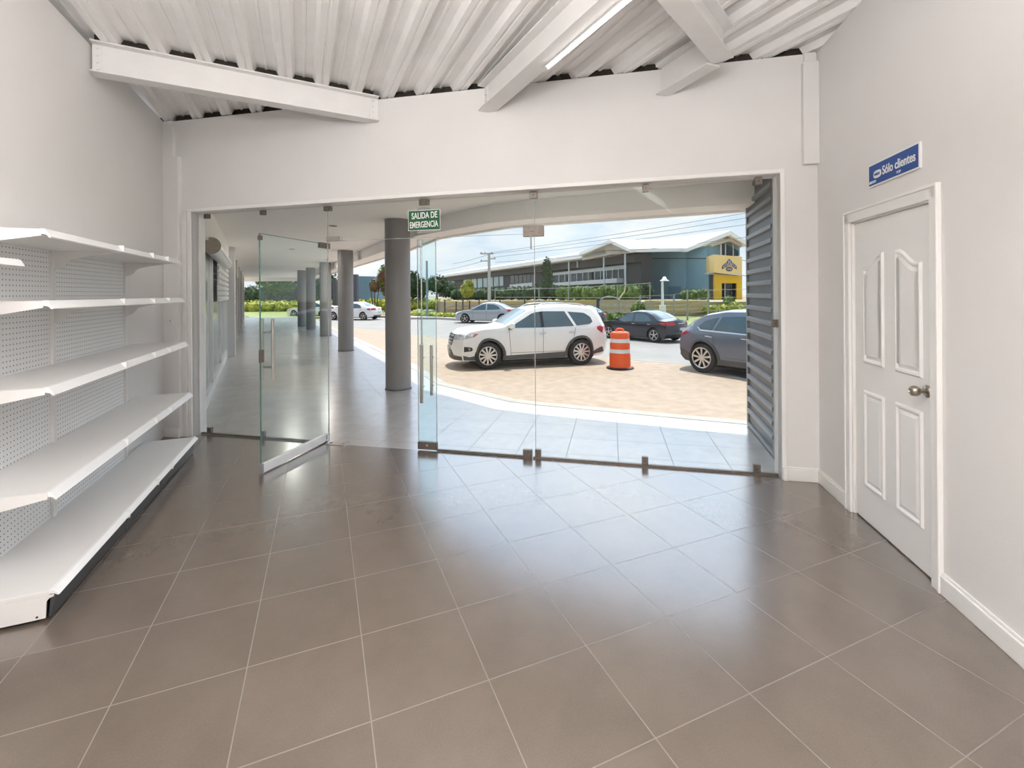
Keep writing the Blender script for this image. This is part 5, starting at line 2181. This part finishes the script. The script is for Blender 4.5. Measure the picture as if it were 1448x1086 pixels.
# yellow block
m = MB()
y0, y1 = 44.6, 45.8
wpoly(m, [at(1010.5, 426, y0) - Vector((0, 0, .6)), at(1020.5, 426, y0 + .25) - Vector((0, 0, .6)), at(1020.5, 400, y0 + .25), at(1010.5, 400, y0)], (0.3, 1.5, 0))
wpoly(m, [at(1041.5, 426, y1 - .2) - Vector((0, 0, .6)), at(1049.5, 426, y1) - Vector((0, 0, .6)), at(1049.5, 400, y1), at(1041.5, 400, y1 - .2)], (0.3, 1.5, 0))
wpoly(m, [at(1010.5, 400.3, y0), at(1049.5, 400.6, y1), at(1049.5, 388, y1), at(1010.5, 386, y0)], (0.3, 1.5, 0))
m.build('yellow_wall', YEL, tb)
m = MB()
wpoly(m, [at(1002.5, 426, 46.8) - Vector((0, 0, .6)), at(1010.5, 426, y0 + .05) - Vector((0, 0, .6)), at(1010.5, 386, y0 + .05), at(1002.5, 386, 46.8)], (1.0, 2.0, 0))
m.build('entrance_recess', DWALL, tb)
for (x0, x1) in ((1020.5, 1025), (1025.8, 1033), (1033.6, 1041.5)):
    m = MB()
    wpoly(m, [at(x0, 426, 45.9) - Vector((0, 0, .5)), at(x1, 426, 46) - Vector((0, 0, .5)), at(x1, 400, 46), at(x0, 400, 45.9)], (0, .2, 0))
    m.build('shop_window', WINDARK, tb)
m = MB()
wpoly(m, [at(1024.8, 426, 45.8) - Vector((0, 0, .5)), at(1025.9, 426, 45.8) - Vector((0, 0, .5)), at(1025.9, 400, 45.8), at(1024.8, 400, 45.8)], (0, .2, 0))
m.each('window_frame', WBAND, tb)
m = MB()
ya, yb2 = 44.0, 45.2
wpoly(m, [at(1010, 385.5, ya), at(1049.3, 388.5, yb2), at(1049.3, 363, yb2), at(1010, 359.8, ya)], (0.35, 2.0, 0))
sb_ = m.build('sign_board', YEL2, tb)
m = MB()
wpoly(m, [at(1002.2, 385, 46.4), at(1010, 385.5, ya + .02), at(1010, 359.8, ya + .02), at(1002.2, 362, 46.4)], (0.5, 2.0, 0))
m.build('sign_board_return', YEL2, tb)
m = MB()
wpoly(m, [at(1002.5, 386.8, 46.3), at(1010, 387.3, ya - .05), at(1049.8, 390.3, yb2 - .05), at(1049.8, 388.4, yb2 - .05), at(1010, 385.4, ya - .05), at(1002.5, 385, 46.3)], (0.3, 1.8, 0))
m.build('canopy_ledge', WBAND, tb)
m = MB()
wpoly(m, [at(1003.5, 381, 46.0), at(1008.2, 381, 44.8), at(1008.2, 367, 44.8), at(1003.5, 368, 46.0)], (0.1, .3, 0))
m.build('side_window', WINDARK, tb)
# emblem: arched purple lettering with a small scroll below, on the yellow board
PURP = principled('emblem_purple', (0.075, 0.05, 0.14, 1), .5)
GOLD = principled('emblem_gold', (0.55, 0.36, 0.05, 1), .5)
PALE = principled('emblem_pale', (0.62, 0.64, 0.72, 1), .5)


def emb(u, v, d=.05):
    """u, v in picture units about the emblem's middle"""
    px, py = 1031.5 + u, 374.2 + v * 1.25
    Y = ya + (yb2 - ya) * (px - 1010) / 39.3 - d
    return at(px, py, Y) - TO


m = MB()
ring = []
n = 26
up = [(-10.2 + 20.4 * k / n) for k in range(n + 1)]
hi = [1.5 - 4.2 * math.cos(u / 10.2 * PI / 2) - 3.6 * math.exp(-(u / 3.2) ** 2) for u in up]
lo = [5.4 - 3.8 * math.cos(u / 10.2 * PI / 2) - .6 * math.exp(-(u / 4) ** 2) for u in up]
pts = [emb(u, v) for u, v in zip(up, hi)] + [emb(u, v) for u, v in zip(up[::-1], lo[::-1])]
for k in range(n):
    m.prism([emb(up[k], hi[k]), emb(up[k + 1], hi[k + 1]), emb(up[k + 1], lo[k + 1]), emb(up[k], lo[k])], (0, .06, 0))
m.prism([emb(4.6 * math.cos(t), 5.0 + 2.6 * math.sin(t), .06) for t in np.linspace(0, 2 * PI, 18, endpoint=False)], (0, .06, 0))
em = m.build('emblem', PURP, tb)
m = MB()
for k in range(8):
    u = -8.2 + 16.4 * k / 7
    h = np.interp(u, up, hi) + 1.1
    l = np.interp(u, up, lo) - .9
    sk = .45 if k % 2 else -.35
    m.prism([emb(u - .55 + sk, h, .11), emb(u + .35 + sk, h + .1, .11), emb(u + .55 - sk, l, .11), emb(u - .35 - sk, l, .11)], (0, .03, 0))
for k in range(4):
    u = -2.4 + 1.6 * k
    m.prism([emb(u - .3, 4.2, .13), emb(u + .3, 4.2, .13), emb(u + .4, 5.9, .13), emb(u - .4, 5.9, .13)], (0, .03, 0))
m.build('emblem_strokes', PALE, em)
m = MB()
m.prism([emb(-4.2, 2.0, .10), emb(-1.2, .4, .10), emb(2.0, .4, .10), emb(4.4, 2.2, .10), emb(2.0, 2.8, .10), emb(-2.0, 2.8, .10)], (0, .03, 0))
m.build('emblem_gold', GOLD, em)

# teal warehouse and dark slab far left
p0, p1 = at(500, 425, 66), at(528, 425, 64)
o = thing('teal_warehouse', 'plain blue grey warehouse wall far behind the white sedan', 'building', tuple(p0))
m = MB()
m.prism([Vector(q) - p0 for q in (p0 - Vector((2, 0, 1)), at(530, 425, 64) - Vector((0, 0, 1)), at(530, 391, 64), at(496, 390, 66.2))], (1.5, 8, 0))
m.build('wall', principled('warehouse_blue', (0.15, 0.26, 0.34, 1), .6, vary=.06, vscale=.5), o)
for nm, a, b, t, bt, Y, lab in (('dark_panel', 496, 504.5, 388, 424, 40, 'tall dark grey panel standing between second column and blue warehouse'), ('dark_panel', 470, 475, 396, 424, 44, 'thin dark grey panel standing between third and second columns')):
    q0 = at(a, bt, Y)
    o = thing('dark_panel', lab, 'panel', (q0.x, q0.y, q0.z), 0, 'dark panels beyond the columns')
    m = MB()
    m.prism([Vector(q) - q0 for q in (q0 - Vector((0, 0, 1.2)), at(b, bt, Y) - Vector((0, 0, 1.2)), at(b, t, Y), at(a, t, Y))], (0, .5, 0))
    m.build('panel_body', principled('panel_dark', (0.07, 0.07, 0.085, 1), .6, vary=.08), o)

# ------------------------------------------------------------------ street furniture
WOODP = principled('weathered_pole', (0.46, 0.44, 0.41, 1), 0.8, vary=0.15, vscale=6, stretch=(4, 4, 1))
WPOST = principled('white_post_paint', (0.78, 0.77, 0.80, 1), 0.5, vary=.02)
DPOST = principled('dark_post_paint', (0.03, 0.035, 0.04, 1), 0.6, vary=.1)
GPOST = principled('grey_post_paint', (0.28, 0.30, 0.31, 1), 0.5, vary=.06)


def pole(name, label, px, top_py, bot_py, Y, r, mat, cat='pole', group=None, taper=.8):
    b, t = at(px, bot_py, Y), at(px, top_py, Y)
    o = thing(name, label, cat, tuple(b), 0, group)
    m = MB()
    m.tube([(0, 0, -.4), (0, 0, t.z - b.z)], [r, r * taper], 12)
    m.build('shaft', mat, o, smooth=50)
    return o, t - b, b


up_, tt, ub = pole('utility_pole', 'pale utility pole with crossarms in front of the long building', 692, 358, 434, 41, .17, WOODP, 'utility pole', None, .7)
m = MB()
m.box(-.80, .42, -.06, .06, tt.z - .10, tt.z + .02)
m.box(.0, .60, -.05, .05, tt.z - .55, tt.z - .45)
m.box(-.78, -.1, -.05, .05, tt.z - .75, tt.z - .66)
m.each('crossarm', WOODP, up_)
m = MB()
for x, z in ((-.7, .02), (-.35, .02), (.25, .02), (.5, -.45), (-.7, -.66)):
    m.lathe([(.025, 0), (.035, .03), (.02, .06), (.03, .09), (0, .11)], 8, 'z', (x, 0, tt.z + z))
m.each('insulator', DPOST, up_)

wp, tt, wb = pole('white_sign_post', 'white post with a flared white cap beside the teal building', 937, 397, 449, 31, .115, WPOST, 'sign post', None, .62)
m = MB()
prof = [(.34, 0), (.33, .04), (.19, .10), (.10, .28), (.05, .30), (0, .30)]
m.lathe([(a * .95, h + tt.z - .02) for a, h in prof], 20)
for i, q in enumerate(m.v):
    m.v[i] = (q[0] + .14, q[1] * .6, q[2])
m.build('cap', WPOST, wp, smooth=50)
lettering(wp, 'nic', .09, Vector(wb) + Vector((.15, -.13, tt.z + .09)), (1, 0), LAMPR, .0, .13, 'cap_lettering')
m = MB()
m.box(-.20, .20, -.12, .12, -.4, 1.35 * .62)
m.build('post_base', WPOST, wp, bevel=.02)

pole('steel_pole', 'tall thin pale pole seen through the door handles', 604, 369, 445, 38, .10, GPOST, 'pole')


def fence(name, label, pts, rails, mat, r=.05, rail_r=.022, rail_mat=None, group='fences beyond the road'):
    """pts: (px, top row, bottom row, Y) per post; rails: fractions of post height"""
    P = [(at(px, b, Y), at(px, t, Y)) for px, t, b, Y in pts]
    o0 = P[0][0]
    o = thing(name, label, 'fence', tuple(o0), 0, group)
    for b, t in P:
        m = MB()
        m.tube([b - o0 - Vector((0, 0, .35)), t - o0], r, 8)
        m.build('post', mat, o, smooth=50)
    for u in rails:
        m = MB()
        m.tube([b.lerp(t, u) - o0 for b, t in P], rail_r, 6)
        m.build('rail', rail_mat or mat, o, smooth=50)
    return o


fence('post_fence', 'low fence of dark posts before the tan bank behind the silver sedan', [(629, 424, 443, 40), (645, 426, 435, 41), (654.5, 421, 441, 39), (664, 425, 436, 41), (677.5, 424, 436, 41), (707, 423, 435, 41), (742, 422, 434, 41)], (.35, .95), DPOST, .055, .015)
fence('mesh_fence', 'grey tall fence with arched rails before the teal building', [(905, 418, 451, 33), (953, 416, 452, 32), (972, 410, 455, 30.5), (1001.5, 409, 449, 30), (1057.5, 407.5, 450, 29)], (.10, .25, .4, .55, .7, .97), GPOST, .06, .013)
fence('rail_fence', 'thin pale rail fence in front of the row of office windows', [(700, 410, 433, 43), (762, 407.5, 436, 40), (804, 406, 440, 37), (873, 402, 444, 35), (919, 399, 448, 33)], (.55, .97), GPOST, .035, .02)
# arched gate frame
o0 = at(845, 440, 33)
ga = thing('arched_gate', 'arched grey gate frame above the black sedan', 'gate', tuple(o0))
m = MB()
pp = [at(848, 441, 33)] + [at(862 - 13.5 * math.cos(t), 427 - 7.5 * math.sin(t), 33) for t in np.linspace(0, PI, 12)] + [at(875, 446, 33)]
m.tube([q - o0 for q in pp], .045, 8)
m.build('arch', GPOST, ga, smooth=50)
m = MB()
m.tube([at(874.5, 424, 33) - o0, at(880, 416.5, 33) - o0, at(883, 413, 33) - o0, at(884.5, 404, 33) - o0], .05, 8)
m.build('bent_arm', principled('cream_arm', (0.55, 0.48, 0.33, 1), .6), ga, smooth=50)
m = MB()
a, b = at(844, 440, 33) - o0, at(849, 440, 33) - o0
m.prism([a - Vector((0, 0, .5)), b - Vector((0, 0, .5)), at(849, 421.5, 33) - o0, at(844, 421.5, 33) - o0], (0, .25, 0))
m.build('gate_pier', DPOST, ga)
# low banded wall
BAND1 = principled('banded_wall_ochre', (0.48, 0.36, 0.16, 1), .8, vary=.1)
BAND2 = principled('banded_wall_pink', (0.42, 0.33, 0.26, 1), .8, vary=.1)


def banded(name, label, px0, px1, Y0, Y1, top, bot, n, mats):
    o0 = at(px0, bot[0], Y0)
    o = thing(name, label, 'low wall', tuple(o0), 0, 'low walls beyond the road')
    a0, b0, a1, b1 = o0, at(px1, bot[1], Y1), at(px0, top[0], Y0), at(px1, top[1], Y1)
    for k in range(n):
        m = MB()
        q = [a0.lerp(a1, k / n), b0.lerp(b1, k / n), b0.lerp(b1, (k + 1) / n), a0.lerp(a1, (k + 1) / n)]
        d = (.0, .3 + .03 * (k % 2), 0)
        m.prism([v - o0 - Vector((0, .03 * (k % 2), 0)) for v in q], d)
        m.build('wall_band', mats[k % len(mats)], o)
    return o


banded('low_wall', 'low ochre banded wall behind the white capped post', 913, 1003, 37, 34.5, (425, 425), (442, 442), 6, (BAND2, BAND1))
banded('low_wall', 'low tan wall behind the fence above the white car roof', 628, 846, 45, 38, (426.5, 424), (437, 441), 3, (BAND1, BAND2, BAND1))
banded('low_wall', 'pale stone wall under the arched gate', 849, 903, 38, 37, (424, 424), (443, 443), 4, (principled('pale_stone', (0.45, 0.40, 0.34, 1), .9, vary=.15, vscale=3), BAND2))

# overhead cables
CABLE = principled('cable_grey', (0.22, 0.24, 0.27, 1), .7)


def cable(label, p0, p1, sag=.25, r=.022):
    a, b = at(*p0), at(*p1)
    o0 = (a + b) / 2
    o = thing('power_cable', label, 'cable', tuple(o0), 0, 'overhead cables')
    m = MB()
    pts = []
    for k in range(17):
        u = k / 16
        q = a.lerp(b, u) - o0
        pts.append((q.x, q.y, q.z - sag * 4 * u * (1 - u)))
    m.tube(pts, r, 6)
    m.build('cable_line', CABLE, o, smooth=50)


far = (692, 359.5, 41)
cable('topmost overhead cable crossing the sky above the teal roof', (690, 358, 41), (1120, 290, 28), .1, .016)
cable('second overhead cable from the top, above the teal roof', (693, 359, 41), (1120, 297, 28), .2, .016)
cable('third overhead cable, passing just over the canopy gable', (696, 364, 41), (1120, 308, 28), .1, .016)
cable('lowest overhead cable, touching the teal roof peak', (700, 371, 41), (1120, 327, 28), .2, .016)
cable('thin overhead cable reaching the top crossarm of the utility pole', (640, 373, 60), (690, 360, 41), .1, .02)
cable('low cable reaching the lower crossarm of the utility pole', (618, 384, 70), (688, 368, 41), .1, .02)
cable('cable beside the yellow shop at sign board height', (1049, 368, 46), (1090, 371, 44), .05, .03)
cable('cable beside the yellow shop at canopy height', (1049, 389.5, 46), (1090, 391, 44), .05, .03)


# ------------------------------------------------------------------ labels of the setting
SETTING = {
    'floor': ('brown square ceramic tile floor of the empty shop', 'floor'),
    'wall_left': ('plain white wall behind the long shelving unit', 'wall'),
    'wall_right': ('plain white wall with the four panel door and blue sign', 'wall'),
    'wall_back': ('plain white wall at the back of the shop', 'wall'),
    'wall_front': ('white wall and lintel around the wide glass shopfront', 'wall'),
    'ceiling': ('white corrugated steel deck ceiling over the shop', 'ceiling'),
    'trim_1': ('dark strip added as shade in the deck gaps above the front wall', 'trim'),
    'trim_2': ('slim white frame around the glass opening', 'trim'),
    'trim_3': ('boxed white corner pilaster next to the shelving unit', 'trim'),
    'trim_4': ('white bolted steel post above the boxed corner pilaster', 'trim'),
    'trim_5': ('boxed white upper pilaster in the corner above the door wall', 'trim'),
    'baseboard_right': ('white skirting board beside the four panel door', 'baseboard'),
    'baseboard_front': ('short white skirting board between glass front and door wall', 'baseboard'),
    'baseboard_left': ('white skirting board at the foot of the corner pilaster', 'baseboard'),
    'porch_floor': ('pale square tile floor of the porch outside the glass', 'floor'),
    'arcade_floor': ('pale polished tile walkway between columns and shop fronts', 'floor'),
    'kerb': ('white concrete edge strip of the tiled porch and arcade', 'kerb'),
    'arcade_ceiling': ('smooth white soffit over the porch and arcade', 'ceiling'),
    'arcade_lintel': ('white edge beam curving along the arcade roof', 'beam'),
    'arcade_end_lintel': ('white cross beam closing the far end of the arcade roof', 'beam'),
    'wall_arcade': ('white wall and fascia behind the row of shop fronts', 'wall'),
    'forecourt_ground': ('beige stamped concrete forecourt under the white utility car', 'ground'),
    'road': ('pale grey asphalt road behind the traffic drum', 'road'),
    'road_joint_line': ('pale joint line between beige forecourt and grey road', 'road marking'),
    'verge_kerb': ('concrete kerb along the grass verge behind the dark sedans', 'kerb'),
    'verge_ground': ('grass verge between the road and the fences', 'grass'),
    'planter_kerb': ('kerb of the planter with the low bushy hedge', 'kerb'),
    'far_ground': ('dry ground rising towards the far buildings', 'ground'),
    'terrace_ground': ('raised ground behind the low walls, under the far buildings', 'ground'),
    'grass_strip': ('strip of grass at the far end of the arcade', 'grass'),
}
for o in list(COL.objects):
    if o.parent is None and o.name in SETTING:
        tag(o, *SETTING[o.name])
